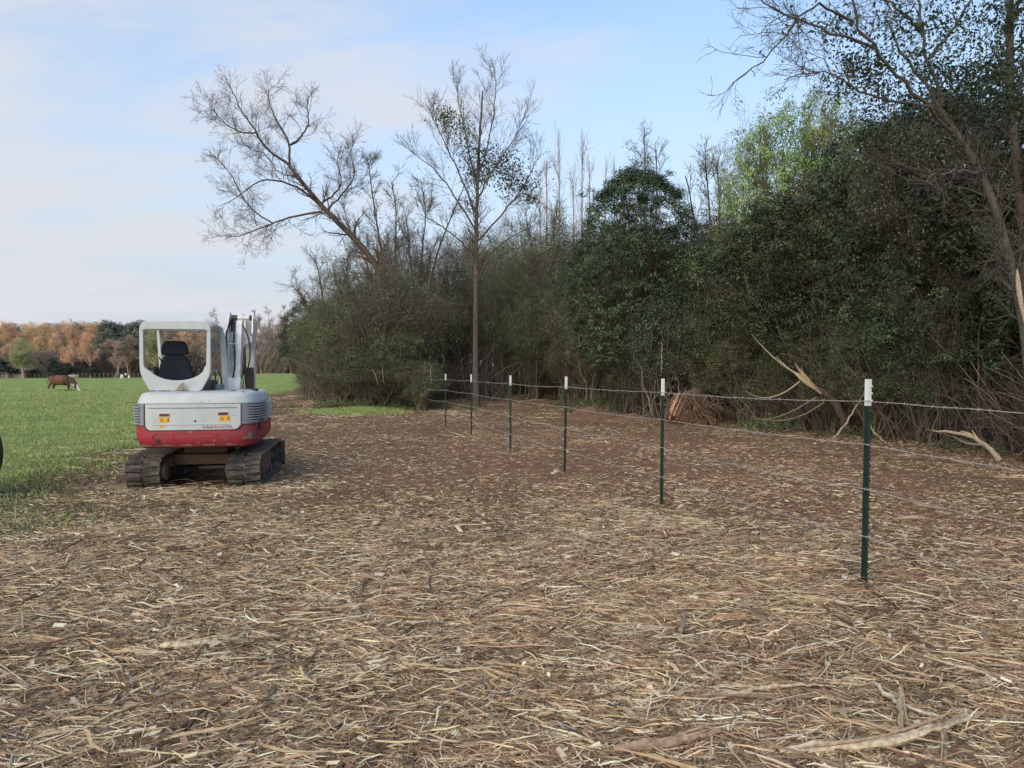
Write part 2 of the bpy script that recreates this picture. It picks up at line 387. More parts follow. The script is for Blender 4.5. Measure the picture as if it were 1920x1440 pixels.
# ------------------------------------------------------------------ scattering of uncountable stuff
def scatter(name, protos, P, rot, scl, label, vid=None, seed=0):
    col = bpy.data.collections.new(name + '_source')
    for i, me in enumerate(protos):
        col.objects.link(bpy.data.objects.new(f'{name}_piece_{i:02d}', me))
    n_ = len(P); me = bpy.data.meshes.new(name)
    me.vertices.add(n_); me.vertices.foreach_set('co', np.asarray(P, np.float32).ravel())
    a = me.attributes.new('rot', 'FLOAT_VECTOR', 'POINT'); a.data.foreach_set('vector', np.asarray(rot, np.float32).ravel())
    a = me.attributes.new('scl', 'FLOAT_VECTOR', 'POINT'); a.data.foreach_set('vector', np.asarray(scl, np.float32).ravel())
    rng = np.random.default_rng(seed)
    if vid is None: vid = rng.integers(0, len(protos), n_)
    a = me.attributes.new('vid', 'INT', 'POINT'); a.data.foreach_set('value', np.asarray(vid, np.int32))
    o = link(bpy.data.objects.new(name, me))
    ng = bpy.data.node_groups.new(name, 'GeometryNodeTree')
    ng.interface.new_socket('Geometry', in_out='INPUT', socket_type='NodeSocketGeometry')
    ng.interface.new_socket('Geometry', in_out='OUTPUT', socket_type='NodeSocketGeometry')
    n, l = ng.nodes, ng.links
    gi, go = n.new('NodeGroupInput'), n.new('NodeGroupOutput')
    ip = n.new('GeometryNodeInstanceOnPoints'); ci = n.new('GeometryNodeCollectionInfo')
    ci.inputs['Collection'].default_value = col; ci.inputs['Separate Children'].default_value = True; ci.inputs['Reset Children'].default_value = True
    def na(nm, t):
        q = n.new('GeometryNodeInputNamedAttribute'); q.data_type = t; q.inputs['Name'].default_value = nm; return q.outputs['Attribute']
    l.new(gi.outputs[0], ip.inputs['Points']); l.new(ci.outputs[0], ip.inputs['Instance']); ip.inputs['Pick Instance'].default_value = True
    l.new(na('vid', 'INT'), ip.inputs['Instance Index']); l.new(na('rot', 'FLOAT_VECTOR'), ip.inputs['Rotation']); l.new(na('scl', 'FLOAT_VECTOR'), ip.inputs['Scale'])
    l.new(ip.outputs[0], go.inputs[0])
    md = o.modifiers.new('scatter', 'NODES'); md.node_group = ng
    tag(o, label, None, None, 'stuff')
    return o

STRAW_COLS = [(0.52, 0.42, 0.27), (0.66, 0.55, 0.375), (0.38, 0.295, 0.19), (0.22, 0.165, 0.115), (0.38, 0.30, 0.19), (0.12, 0.082, 0.058), (0.17, 0.118, 0.084), (0.27, 0.20, 0.135), (0.20, 0.13, 0.085), (0.72, 0.64, 0.50), (0.38, 0.26, 0.17), (0.50, 0.42, 0.30)]
def straw_patch(seed, n_, rad, Lr, wr, aligned=0.5, dark=False):
    rng = np.random.default_rng(seed); b = Buf(); k = 4
    L_ = rng.uniform(*Lr, n_) * rng.uniform(0.5, 1, n_); th = np.where(rng.random(n_) < aligned, rng.normal(0, 0.35, n_), rng.uniform(0, PI, n_))
    ctr = np.stack([rng.normal(0, rad * 0.5, n_), rng.normal(0, rad * 0.5, n_), rng.uniform(0.0, 0.028, n_)], 1)
    d = np.stack([np.cos(th), np.sin(th), rng.normal(0, 0.10, n_)], 1); q = np.stack([-np.sin(th), np.cos(th), rng.normal(0, 0.3, n_)], 1)
    t = np.linspace(-0.5, 0.5, k)
    bow = rng.normal(0, 0.10, n_) * L_
    P = ctr[:, None] + d[:, None] * (t[None, :, None] * L_[:, None, None]) + q[:, None] * ((0.25 - t ** 2)[None, :, None] * bow[:, None, None] * 4 * 0.5) + rng.normal(0, 0.004, (n_, k, 3))
    P[:, :, 2] = np.maximum(P[:, :, 2], 0.001)
    wdt = rng.uniform(*wr, n_) * (0.6 + L_ / Lr[1])
    Rr = wdt[:, None] * np.array([0.55, 1, 0.9, 0.35])[None]
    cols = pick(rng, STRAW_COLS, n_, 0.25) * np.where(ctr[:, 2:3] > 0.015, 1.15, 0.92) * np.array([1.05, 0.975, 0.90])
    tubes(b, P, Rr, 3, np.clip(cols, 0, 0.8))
    # flat chips
    m_ = n_ // 7; cp = np.stack([rng.normal(0, rad * 0.5, m_), rng.normal(0, rad * 0.5, m_), rng.uniform(0.002, 0.02, m_)], 1)
    a = rng.uniform(0, PI, m_); da = np.stack([np.cos(a), np.sin(a), rng.normal(0, 0.2, m_)], 1); db = np.stack([-np.sin(a), np.cos(a), rng.normal(0, 0.3, m_)], 1)
    s = rng.uniform(0.01, 0.035, m_)[:, None]; s2 = s * rng.uniform(0.25, 0.6, (m_, 1))
    v = np.stack([cp - da * s - db * s2 * 0.6, cp + da * s * 0.9 - db * s2, cp + da * s * 1.2 + db * s2 * 0.8, cp - da * s * 0.8 + db * s2], 1)
    b.add(v.reshape(-1, 3), np.arange(4 * m_).reshape(m_, 4), np.repeat(pick(rng, STRAW_COLS, m_, 0.3), 4, axis=0))
    return b.mesh('straw_patch', [M_STRAW], False)
rng = np.random.default_rng(5)
fine = [straw_patch(100 + i, 150, 0.36, (0.04, 0.19), (0.0010, 0.0032), 0.4) for i in range(10)]
coarse = [straw_patch(200 + i, 22, 0.42, (0.14, 0.50), (0.0022, 0.0056)) for i in range(8)]
def ground_points(n_, d0, d1, margin=1.15, power=1.0):
    """points spread over the visible wedge of ground"""
    u = rng.random(n_); D = np.sqrt(d0 ** 2 + u * (d1 ** 2 - d0 ** 2)) if power == 1 else d0 * (d1 / d0) ** u
    X = rng.uniform(-1, 1, n_) * D * 0.70 * margin
    return X, D
def straw_layer(name, protos, n_, d0, d1, zs, label, keepf, size=(0.8, 1.25), power=1.0):
    X, Y = ground_points(n_, d0, d1, 1.15, power)
    k = rng.random(n_) < keepf(X, Y); X, Y = X[k], Y[k]
    k = ~((np.abs(X + 4.5) < 0.8) & (np.abs(Y - 11.3) < 1.0)); X, Y = X[k], Y[k]
    Z = height(X, Y) + 0.004
    e = 0.15; sx = (height(X + e, Y) - height(X - e, Y)) / (2 * e); sy = (height(X, Y + e) - height(X, Y - e)) / (2 * e)
    flip = (rng.random(len(X)) < 0.5) * PI
    rz = rng.normal(0.05, 0.55, len(X)) + flip
    # tilt with the slope (x then y), written in the patch's turned frame
    rx = np.arctan(sy) * np.cos(rz) - np.arctan(sx) * np.sin(rz) * 1.0; ry = -np.arctan(sx) * np.cos(rz) - np.arctan(sy) * np.sin(rz)
    s = rng.uniform(*size, len(X))
    far = 1 + 0.012 * np.maximum(Y - 8, 0)
    return scatter(name, protos, np.stack([X, Y, Z], 1), np.stack([rx, ry, rz], 1), np.stack([s * far, s * far, s * zs], 1), label, seed=3)
clump = lambda x, y: 0.12 + 0.88 * sstep(0.40, 0.60, 0.5 * fbm(x * 1.1, y * 0.8, 61) + 0.5 * fbm(x * 3.1, y * 2.4, 63, 2))
no_grass = lambda x, y: 1 - 0.93 * sstep(0.4, 1.9, pasture_edge(x, y))
straw_layer('straw_litter', fine, 7600, 2.3, 12, 1.0, 'finely shredded straw and stalks lying on brown soil', lambda x, y: straw_amount(x, y) ** 1.2 * no_grass(x, y) * clump(x, y), power=2)
straw_layer('stalk_litter', coarse, 3800, 2.3, 13, 1.0, 'longer pale shredded stalks strewn over the mulch', lambda x, y: straw_amount(x, y) ** 1.5 * no_grass(x, y) * clump(x, y), power=2)
straw_layer('distant_litter', fine + coarse, 6500, 11, 60, 1.1, 'shredded stalks scattered on the cleared strip by the wood', lambda x, y: (0.6 + 0.4 * sstep(22, 34, y)) * np.clip(straw_amount(x, y), 0.05, 1) ** 1.6 * no_grass(x, y) * (1 - sstep(0, 6, x - 2 - 0.28 * y)), (1.0, 1.6), 2)

crumbs = [straw_patch(260 + i, 60, 0.75, (0.02, 0.12), (0.0012, 0.0038), 0.3) for i in range(8)]
straw_layer('mulch_crumbs', crumbs, 4200, 5.5, 45, 1.0, 'sparse small chips and short stalks on the bare brown soil', lambda x, y: (0.25 + 0.75 * sstep(0.3, 0.65, fbm(x * 0.9, y * 0.9, 41))) * no_grass(x, y), (0.8, 1.3), 2)
# grass tufts
def tuft(seed, n_, rad, h, cols):
    rng = np.random.default_rng(seed); b = Buf()
    p = np.stack([rng.normal(0, rad * 0.5, n_), rng.normal(0, rad * 0.5, n_), np.zeros(n_)], 1)
    d = unit(np.stack([rng.normal(0, 0.45, n_), rng.normal(0, 0.45, n_), np.ones(n_)], 1)); hh = rng.uniform(0.5, 1, n_)[:, None] * h
    wv = unit(np.cross(d, rng.normal(size=(n_, 3)))) * rng.uniform(0.003, 0.006, (n_, 1))
    mid = p + d * hh * 0.6; tip = p + d * hh + np.stack([rng.normal(0, 0.3, n_), rng.normal(0, 0.3, n_), -0.15 * np.ones(n_)], 1) * hh
    v = np.stack([p - wv, p + wv, mid + wv * 0.8, mid - wv * 0.8, tip], 1)
    i = np.arange(n_)[:, None] * 5
    c = np.repeat(pick(rng, cols, n_, 0.2), 5, axis=0)
    b.add(v.reshape(-1, 3), i + np.array([[0, 1, 2, 3]]), c)
    b.f.append(i + np.array([[3, 2, 4]])); b.m.append(np.zeros(n_))
    return b.mesh('grass_tuft', [M_GRASS], True)
GREEN = [(0.29, 0.40, 0.13), (0.34, 0.45, 0.15), (0.23, 0.35, 0.10), (0.42, 0.48, 0.19), (0.52, 0.50, 0.25)]
DRY = [(0.22, 0.20, 0.10), (0.13, 0.17, 0.06), (0.26, 0.23, 0.14), (0.10, 0.14, 0.04)]
green_t = [tuft(300 + i, 70, 0.3, 0.085, GREEN) for i in range(6)]
dry_t = [tuft(340 + i, 45, 0.3, 0.05, DRY) for i in range(4)]
n_ = 26000
u = rng.random(n_); Yg = 7 * (75 / 7) ** u; Xg = -Yg * rng.uniform(0.05, 0.80, n_)
e = pasture_edge(Xg, Yg); keep = (rng.random(n_) < sstep(-0.4, 2.6, e) * 0.95 * (1 - 0.85 * sstep(30, 72, Yg)) + 0.03 * (e > -2)) & ~((np.abs(Xg + 4.5) < 1.0) & (np.abs(Yg - 11.3) < 1.3))
Xg, Yg, e = Xg[keep], Yg[keep], e[keep]
Xp = rng.normal(-6.25, 0.7, 900); Yp = rng.normal(30.0, 0.9, 900)
Xg = np.r_[Xg, Xp]; Yg = np.r_[Yg, Yp]; e = np.r_[e, np.full(900, 5.0)]
isdry = rng.random(len(Xg)) > sstep(0.3, 3.6, e + 3.5 * (fbm(Xg * 0.3, Yg * 0.15, 51) - 0.55)) * 0.85 + 0.04
vid = np.where(isdry, 6 + rng.integers(0, 4, len(Xg)), rng.integers(0, 6, len(Xg)))
s = rng.uniform(0.6, 1.25, len(Xg)) * (1 + 0.02 * Yg) * (0.7 + 0.7 * fbm(Xg * 0.35, Yg * 0.2, 31))
scatter('grass', green_t + dry_t, np.stack([Xg, Yg, height(Xg, Yg) - 0.005], 1), np.stack([0 * Xg, 0 * Xg, rng.uniform(0, 2 * PI, len(Xg))], 1),
        np.stack([s, s, s * rng.uniform(0.6, 1.3, len(Xg))], 1), 'short green pasture grass with paler dry patches along its edge', vid=vid)

# ------------------------------------------------------------------ vegetation prototypes
IVY = [(0.032, 0.054, 0.022), (0.044, 0.072, 0.029), (0.062, 0.094, 0.036), (0.022, 0.037, 0.017), (0.100, 0.130, 0.056), (0.058, 0.066, 0.024)]
OLIVE = [(0.125, 0.165, 0.060), (0.085, 0.130, 0.048), (0.17, 0.20, 0.080), (0.060, 0.092, 0.038), (0.20, 0.22, 0.10)]
LIME = [(0.27, 0.36, 0.09), (0.21, 0.31, 0.08), (0.15, 0.24, 0.06), (0.36, 0.42, 0.14)]
PALE = [(0.10, 0.14, 0.085), (0.15, 0.19, 0.13), (0.06, 0.10, 0.05), (0.045, 0.075, 0.04)]
BUDS = [(0.17, 0.17, 0.07), (0.12, 0.13, 0.06), (0.15, 0.10, 0.07)]
TW = [(0.085, 0.068, 0.054), (0.115, 0.094, 0.074), (0.065, 0.052, 0.042)]
TWG = [(0.145, 0.123, 0.10), (0.11, 0.09, 0.072), (0.19, 0.16, 0.128)]
def dirs(rng, n, zlo=-0.2):
    d = unit(rng.normal(size=(n, 3)));
    d[:, 2] = np.where(d[:, 2] < zlo, -d[:, 2], d[:, 2]); return d
def lump(d, s):
    return 0.92 + 0.50 * (fbm(d[:, 0] * 2.2 + d[:, 2] * 1.3 + s, d[:, 1] * 2.2 - d[:, 2] * 1.7, s, 3) - 0.5) * 2
def bush_meshes(seed, h=6.0, rx=2.4, nleaf=15000, leaf=(0.06, 0.11), lcols=IVY, tcols=TW, nst=14, ntw=(90, 700, 1500), base=0.22, cone=0.0, tw_r=0.006, stem_r=0.05, shell=0.55, clus=0.26, hang=0.0, per=26, hole_t=0.43, lk=1.0):
    rng = np.random.default_rng(seed)
    cz = h * (0.5 + base * 0.5); rz = h * (0.5 - base * 0.5)
    # stems
    k = 9; St = np.empty((nst, k, 3)); Sr = np.empty((nst, k))
    for i in range(nst):
        a = rng.uniform(0, 2 * PI); r0 = rng.uniform(0.05, 0.5) * rx * 0.5
        d = dirs(rng, 1, 0.1)[0]; top = np.array([d[0] * rx * 0.75, d[1] * rx * 0.75, cz + abs(d[2]) * rz * 0.75])
        p0 = np.array([math.cos(a) * r0, math.sin(a) * r0, -0.15]); midp = (p0 * 0.55 + top * 0.45) * np.array([0.8, 0.8, 1.15])
        c = resample([p0, midp, top], k); c[1:-1] += rng.normal(0, 0.09, (k - 2, 3)); St[i] = c
        Sr[i] = stem_r * rng.uniform(0.5, 1.1) * np.linspace(1, 0.35, k)
    l1, r1 = spawn(rng, St, Sr, ntw[0], (0.25, 1), (25, 65), (h * 0.18, h * 0.38), 6, 0.6, 0.3, 0.22, rmin=tw_r * 1.6)
    l2, r2 = spawn(rng, l1, r1, ntw[1], (0.15, 1), (25, 70), (h * 0.08, h * 0.2), 5, 0.6, 0.1 - hang, 0.25, rmin=tw_r)
    l3, r3 = spawn(rng, l2, r2, ntw[2], (0.2, 1), (25, 70), (h * 0.04, h * 0.11), 4, 0.7, 0.1 - hang, 0.25, rmin=tw_r * 0.75)
    sb = Buf(); tubes(sb, St, Sr, 6, pick(rng, tcols, nst)); tubes(sb, l1, r1, 4, pick(rng, tcols, len(l1)))
    cb = Buf(); tubes(cb, l2, r2, 3, pick(rng, tcols, len(l2))); tubes(cb, l3, r3, 3, pick(rng, tcols, len(l3)))
    # leaf clusters near the crown's skin, some further in, thinning to the foot
    if nleaf:
        nc = nleaf // per; d = dirs(rng, nc, -0.75); rr = rng.uniform(shell, 1.0, nc) ** 0.6 * (lump(d, seed % 17) * lk + (1 - lk))
        zc = d[:, 2] * rr
        w_ = np.where(zc > 0, 1 - cone * zc, 1.0)
        c = np.stack([d[:, 0] * rr * rx * w_, d[:, 1] * rr * rx * w_, cz + zc * rz], 1)
        hole = fbm(c[:, 0] * 0.9 + seed, c[:, 2] * 0.9 + c[:, 1] * 0.5, 5, 3)
        c = c[(hole > hole_t)]
        tipi = l3[rng.integers(0, len(l3), nc // 3), -1]
        c = np.concatenate([c, tipi]); nc = len(c)
        rc = clus * rng.uniform(0.6, 1.7, nc)
        o = dirs(rng, nc * per, -0.45).reshape(nc, per, 3); rr_ = rng.uniform(0.55, 1.0, (nc, per, 1))
        P = c[:, None] + o * rr_ * rc[:, None, None] * np.array([1.15, 1.15, 0.8]) + rng.normal(0, 0.03, (nc, per, 3))
        outw = unit((c - np.array([0, 0, cz])) / np.array([rx, rx, rz]))
        nm = unit(o + outw[:, None] * 0.6 + np.array([0, 0, 0.35]) + rng.normal(0, 0.38, (nc, per, 3)))
        P = P.reshape(-1, 3); nm = nm.reshape(-1, 3)
        cc = np.repeat(pick(rng, lcols, nc, 0.35), per, axis=0)
        cols = cc * 0.65 + pick(rng, lcols, len(P), 0.2) * 0.35
        ok = P[:, 2] > 0.03
        leaves(cb, rng, P[ok], leaf, cols[ok], 1, nrm=nm[ok])
    return sb.mesh('bush_stem', [M_BARK]), cb.mesh('bush_foliage', [M_TWIG, M_LEAF])
def tree_parts(seed, trunk, r0, r1, lv, tcols, bark, leafspec=None, nside=10, extra=None):
    """lv: list of spawn argument dicts; trunk: polyline"""
    rng = np.random.default_rng(seed); T = resample(trunk, 16)[None]; Tr = np.linspace(r0, r1, 16)[None]; Tr = Tr * (1 + 0.25 * np.exp(-np.arange(16) * 1.6))[None]
    tb = Buf(); tubes(tb, T, Tr, nside, np.array([bark]))
    cur, cr_ = T, Tr
    if extra is not None:
        for pl, ra, rb in extra:
            q = resample(pl, 16)[None]; q[0, 1:-1] += rng.normal(0, 0.02, (14, 3)); qr = np.linspace(ra, rb, 16)[None]; tubes(tb, q, qr, 7, np.array([bark])); cur = np.concatenate([cur, q]); cr_ = np.concatenate([cr_, qr])
    cb = Buf(); 
    for j, kw in enumerate(lv):
        cur, cr_ = spawn(rng, cur, cr_, **kw)
        tubes(tb if j == 0 else cb, cur, cr_, 5 if j == 0 else (4 if j == 1 else 3), pick(rng, tcols, len(cur), 0.15) if j else pick(rng, [bark], len(cur), 0.1))
    if leafspec:
        n, size, cols, sp = leafspec
        b = cur[rng.integers(0, len(cur), n), rng.integers(1, cur.shape[1], n)] + rng.normal(0, sp, (n, 3))
        leaves(cb, rng, b, size, pick(rng, cols, n, 0.2), 1)
    return tb.mesh('tree_trunk', [M_BARK]), cb.mesh('tree_crown', [M_TWIG, M_LEAF]), cur

LANDMARKS = [(-60, 'the outer end of the pasture'), (20, 'the blue roofed shed'), (117, 'the brown cow'), (235, 'the white barrels'), (330, 'the excavator canopy'), (440, 'the excavator boom'), (540, 'the pasture corner of the wood'), (640, 'the small bright grass patch'), (740, 'the leaning tree'), (820, 'the farthest fence post'), (893, 'the tall straight tree'), (957, 'the fourth fence post'),
    (1059, 'the third fence post'), (1195, 'the vine covered dome'), (1290, 'the uprooted stump'), (1400, 'the tip of the torn log'), (1470, 'the bright lime tree'), (1555, 'the butt of the torn log'), (1622, 'the closest fence post'), (1740, 'the gap beyond the closest post'), (1850, 'the slanting grey tree'), (2000, 'the frame edge beyond the slanting tree'), (2300, 'a spot beyond the slanting tree')]
USED = {}
def where(X, D, hgt, what):
    mark = min(LANDMARKS, key=lambda q: abs(q[0] - X))[1]
    size = 'low' if hgt < 3 else ('mid sized' if hgt < 6 else ('tall' if hgt < 9 else 'very tall'))
    s_ = f'{size} {what} by {mark}'; n_ = USED.get(s_, 0); USED[s_] = n_ + 1
    return s_ if n_ == 0 else s_ + [', one row deeper', ', two rows deeper', ', last row', ', deepest'][min(n_ - 1, 3)]
class Kind:
    def __init__(self, name, stem_name, crown_name, meshes, h, w): self.name, self.sn, self.cn, self.ms, self.h, self.w = name, stem_name, crown_name, meshes, h, w; self.i = 0
    def place(self, x, y, hgt, wid, label, cat, group, sink=0.05, rz=None, v=None):
        rng = random.Random(hash((round(x, 2), round(y, 2))) & 0xffff)
        v = self.i % len(self.ms) if v is None else v; self.i += 1
        o = empty(self.name, (x, y, H(x, y) - sink), rng.uniform(0, 2 * PI) if rz is None else rz)
        sx = wid / self.w; o.scale = (sx, sx, hgt / self.h)
        tag(o, label, cat, group)
        a = bpy.data.objects.new(self.sn, self.ms[v][0]); link(a, o)
        b = bpy.data.objects.new(self.cn, self.ms[v][1]); link(b, o)
        return o
    def px(self, X, D, top, W, label, cat, group, **k):
        p = at(X, top, D)
        if group: label = where(X, D, p.z, {'evergreen_shrub': 'dark evergreen vine covered shrub', 'olive_shrub': 'olive green tangled shrub', 'bare_shrub': 'bare grey brown twiggy shrub', 'slim_tree': 'slim pale pinkish bare tree', 'russet_tree': 'russet bare tree', 'brown_tree': 'brown bare tree', 'grey_tree': 'grey leafless tree', 'pine_tree': 'dark green pine', 'cedar_tree': 'dark bushy cedar'}[self.name])
        return self.place(p.x, D, p.z - H(p.x, D), W / F * D, label, cat, group, **k)

K_IVY = Kind('evergreen_shrub', 'stem', 'foliage', [bush_meshes(11 + i, 6, 2.4, 26000, (0.055, 0.10), IVY, TW + TWG, 18, (110, 800, 1500), 0.22, clus=0.24, per=60, shell=0.72, hole_t=0.42) for i in range(3)], 6.0, 4.8)
K_OLIVE = Kind('olive_shrub', 'stem', 'foliage', [bush_meshes(31 + i, 5, 2.1, 14000, (0.035, 0.07), OLIVE, TWG + [(0.15, 0.16, 0.085), (0.13, 0.14, 0.075)], 22, (140, 1100, 2600), 0.15, clus=0.22, hang=0.3) for i in range(3)], 5.0, 4.2)
K_TWIG = Kind('bare_shrub', 'stem', 'twigs', [bush_meshes(51 + i, 6, 2.6, 13000, (0.035, 0.065), OLIVE + BUDS[:2], TWG + TW[:1], 22, (160, 1500, 4600), 0.15, tw_r=0.0055, per=8) for i in range(3)], 6.0, 5.2)
K_PALE = Kind('privet_shrub', 'stem', 'foliage', [bush_meshes(71 + i, 3.5, 1.3, 7000, (0.05, 0.085), PALE, TWG, 12, (70, 500, 900), 0.15) for i in range(2)], 3.5, 2.6)
K_LIME = Kind('spring_leaf_tree', 'trunk', 'crown', [bush_meshes(81 + i, 8, 2.6, 15000, (0.06, 0.11), LIME, TWG, 9, (90, 600, 1500), 0.40, stem_r=0.07, shell=0.35, clus=0.26, per=36, hole_t=0.40) for i in range(2)], 8.0, 5.2)

# ------------------------------------------------------------------ the wood on the right: shrubs
g_ev = 'dark evergreen shrubs of the overgrown wood'
g_ol = 'olive green tangled shrubs of the wood edge'
g_tw = 'leafless grey brown shrubs of the wood edge'
lb_ev = 'dark evergreen shrub smothered in vines in the overgrown wood behind the wire fence'
lb_ol = 'olive green tangled shrub with fine leaves in the wood edge'
lb_tw = 'bare grey brown shrub with fine twigs in the wood edge'
for X, D, top, W in [(1880, 16.5, 150, 430), (1730, 18.5, 165, 380), (1630, 21, 225, 280), (1500, 22, 370, 300), (1410, 24, 400, 260), (1345, 26, 430, 200),
                     (1590, 27, 250, 300), (1700, 27, 240, 360), (1840, 25, 230, 360), (1300, 33, 420, 240), (1420, 34, 400, 300), (1560, 38, 400, 320), (1160, 36, 430, 220), (1250, 40, 450, 240),
                     (1780, 16.3, 420, 300), (1640, 18.5, 400, 260), (1520, 20.5, 470, 240), (1430, 23, 520, 220), (2010, 15, 200, 420), (2150, 14, 260, 460), (1990, 26, 200, 420), (2350, 15, 240, 500), (2300, 22, 240, 420)]:
    K_IVY.px(X, D, top, W, lb_ev, 'shrub', g_ev)
for X, D, top, W in [(600, 40, 590, 120), (640, 35.5, 555, 150), (680, 33, 575, 160), (740, 32, 590, 150), (600, 47, 560, 120), (1340, 24.8, 500, 200), (1640, 17.6, 560, 220), (1580, 19.2, 590, 200), (1120, 33, 480, 170), (1040, 44, 400, 190), (960, 47, 440, 170), (1090, 40, 560, 160), (1010, 40, 520, 150), (1400, 22.5, 600, 160), (1470, 21.3, 640, 150),
                     (900, 52, 480, 150), (840, 46, 560, 160), (1230, 27.5, 560, 150), (1740, 16.4, 470, 220), (1180, 31, 610, 140), (2080, 13.6, 560, 240), (930, 60, 420, 200), (1060, 55, 430, 200), (1000, 38.5, 560, 120), (945, 43, 500, 140), (1060, 37, 520, 120), (860, 44, 520, 130), (1320, 24.2, 560, 150), (1200, 29, 640, 120)]:
    K_OLIVE.px(X, D, top, W, lb_ol, 'shrub', g_ol)
for X, D, top, W in [(650, 37, 490, 180), (715, 32.5, 480, 230), (770, 33.2, 465, 210), (760, 40, 420, 250), (690, 36, 490, 230), (820, 44, 430, 230), (870, 50, 440, 200), (610, 52, 540, 110), (680, 50, 440, 230), (1850, 17.4, 520, 260), (1140, 33, 570, 170), (1080, 36, 600, 150),
                     (990, 46, 470, 150), (1290, 26, 590, 190), (1380, 24, 610, 180), (1790, 18.5, 300, 200), (2060, 15, 540, 300), (1000, 62, 400, 200), (1900, 19, 300, 260), (740, 46, 500, 220), (640, 58, 560, 200), (900, 66, 430, 220), (1130, 60, 400, 220)]:
    K_TWIG.px(X, D, top, W, lb_tw, 'shrub', g_tw)
K_PALE.px(1235, 24.4, 540, 130, 'pale leaved privet bush in front of the dark vine covered dome', 'shrub', None)
K_PALE.px(1215, 26.0, 600, 110, 'small grey green bush at the foot of the pale leaved privet', 'shrub', None)
K_LIME.px(1455, 24.5, 195, 220, 'bright lime green tree in new leaf rising above the dark shrubs', 'tree', None, v=0)
K_LIME.px(1545, 25.5, 150, 170, 'feathery pale lime tree just behind the bright lime one', 'tree', None, v=1)
K_LIME.px(1405, 26, 225, 130, 'low lime green tree at the edge of the dark wood by the open sky', 'tree', None, v=1)
K_LIME.px(1010, 50, 455, 120, 'yellowish green young tree just past the clearing, beside the tall straight tree', 'tree', None, v=0)
# vine covered dome
dome = [bush_meshes(91, 9, 2.6, 62000, (0.05, 0.10), IVY[:5], TW, 16, (70, 500, 1400), 0.10, cone=0.15, shell=0.93, clus=0.17, per=46, hole_t=0.05, lk=0.28)]
Kind('vine_covered_tree', 'stem', 'foliage', dome, 9.0, 4.6).px(1195, 27, 312, 236, 'dark dome shaped tree wholly covered in evergreen vines', 'tree', None)
K_IVY.px(1190, 30.5, 385, 170, 'dark evergreen shrub filling the inside of the vine covered dome', 'shrub', None)
# green bush at the pasture corner and the twiggy clump with cut stems
for X, D, top, W, lb in [(580, 50, 565, 110, 'dark green rounded bush standing at the pasture corner of the wood'), (565, 95, 600, 90, 'farther dark green bush along the pasture side of the wood'), (556, 130, 640, 60, 'small distant green bush where the wood meets the pasture')]:
    K_IVY.px(X, D, top, W, lb, 'shrub', None)
K_OLIVE.px(690, 32, 625, 190, 'spreading olive bush over the small patch of bright grass', 'shrub', None)
K_OLIVE.px(640, 33.5, 650, 130, 'low greyish olive bush beside the brown strip', 'shrub', None)
K_TWIG.px(720, 31.8, 660, 190, 'dark heap of twigs under the spreading olive bush', 'shrub', None)
K_OLIVE.px(790, 30.5, 670, 110, 'upright bunch of cut green stems next to the last fence post', 'shrub', None)

# ------------------------------------------------------------------ brush, ground cover
def brush_proto(seed, n=46, h=2.4, cols=TWG + TW, spread=1.0, arch=0.55):
    rng = np.random.default_rng(seed); k = 8; b = Buf()
    p = np.stack([rng.normal(0, spread * 0.5, n), rng.normal(0, spread * 0.5, n), np.full(n, -0.1)], 1)
    d = unit(np.stack([rng.normal(0, 0.35, n), rng.normal(0, 0.35, n), np.ones(n)], 1)); Ls = rng.uniform(0.5, 1.1, n) * h / (k - 1)
    bend = np.stack([rng.normal(0, 1, n), rng.normal(0, 1, n), -0.5 * np.ones(n)], 1) * arch * rng.random((n, 1)) / (k - 1)
    P = np.empty((n, k, 3)); P[:, 0] = p
    for j in range(1, k):
        d = unit(d + bend * j * 0.5 + rng.normal(size=(n, 3)) * 0.09); P[:, j] = P[:, j - 1] + d * Ls[:, None]
    Rr = rng.uniform(0.007, 0.020, n)[:, None] * np.linspace(1, 0.35, k)[None]
    tubes(b, P, Rr, 4, pick(rng, cols, n) * 1.35)
    l2, r2 = spawn(rng, P, Rr, n * 4, (0.2, 1), (25, 70), (0.25, 0.8), 4, 0.6, 0.0, 0.3, rmin=0.0035); tubes(b, l2, r2, 3, pick(rng, cols, len(l2)))
    l3, r3 = spawn(rng, l2, r2, n * 3, (0.2, 1), (25, 70), (0.12, 0.35), 3, 0.7, 0.0, 0.3, rmin=0.003); tubes(b, l3, r3, 3, pick(rng, cols, len(l3)))
    return b.mesh('brush', [M_TWIG])
brush = [brush_proto(400 + i) for i in range(7)]
edge = [(2600, 11.0), (2150, 11.8), (1920, 13.6), (1800, 15.0), (1700, 16.6), (1600, 18.5), (1500, 20.3), (1400, 22.2), (1300, 25), (1220, 27.5), (1150, 31), (1090, 37), (1000, 44), (930, 50), (870, 52), (820, 46), (770, 38), (700, 35), (640, 36), (600, 45), (585, 60), (572, 90), (566, 130)]
ew = np.array([[(X - 960) / F * D, D] for X, D in edge]); el = np.r_[0, np.cumsum(np.linalg.norm(np.diff(ew, axis=0), axis=1))]
def along(t): return np.stack([np.interp(t, el, ew[:, 0]), np.interp(t, el, ew[:, 1])], 1)
nb = 620; t = rng.uniform(0, el[-1] * 0.78, nb); q = along(t); t2 = along(t + 0.5); tang = unit(t2 - q); nor = np.stack([tang[:, 1], -tang[:, 0]], 1)
nor = np.where((nor @ np.array([0.3, 1.0]))[:, None] < 0, -nor, nor)
off = np.abs(rng.normal(0, 1.6, nb)) + 0.1
q = q + nor * off[:, None]
sc_ = rng.uniform(0.45, 1.15, nb) * np.clip(0.55 + off * 0.3, 0.5, 1.3)
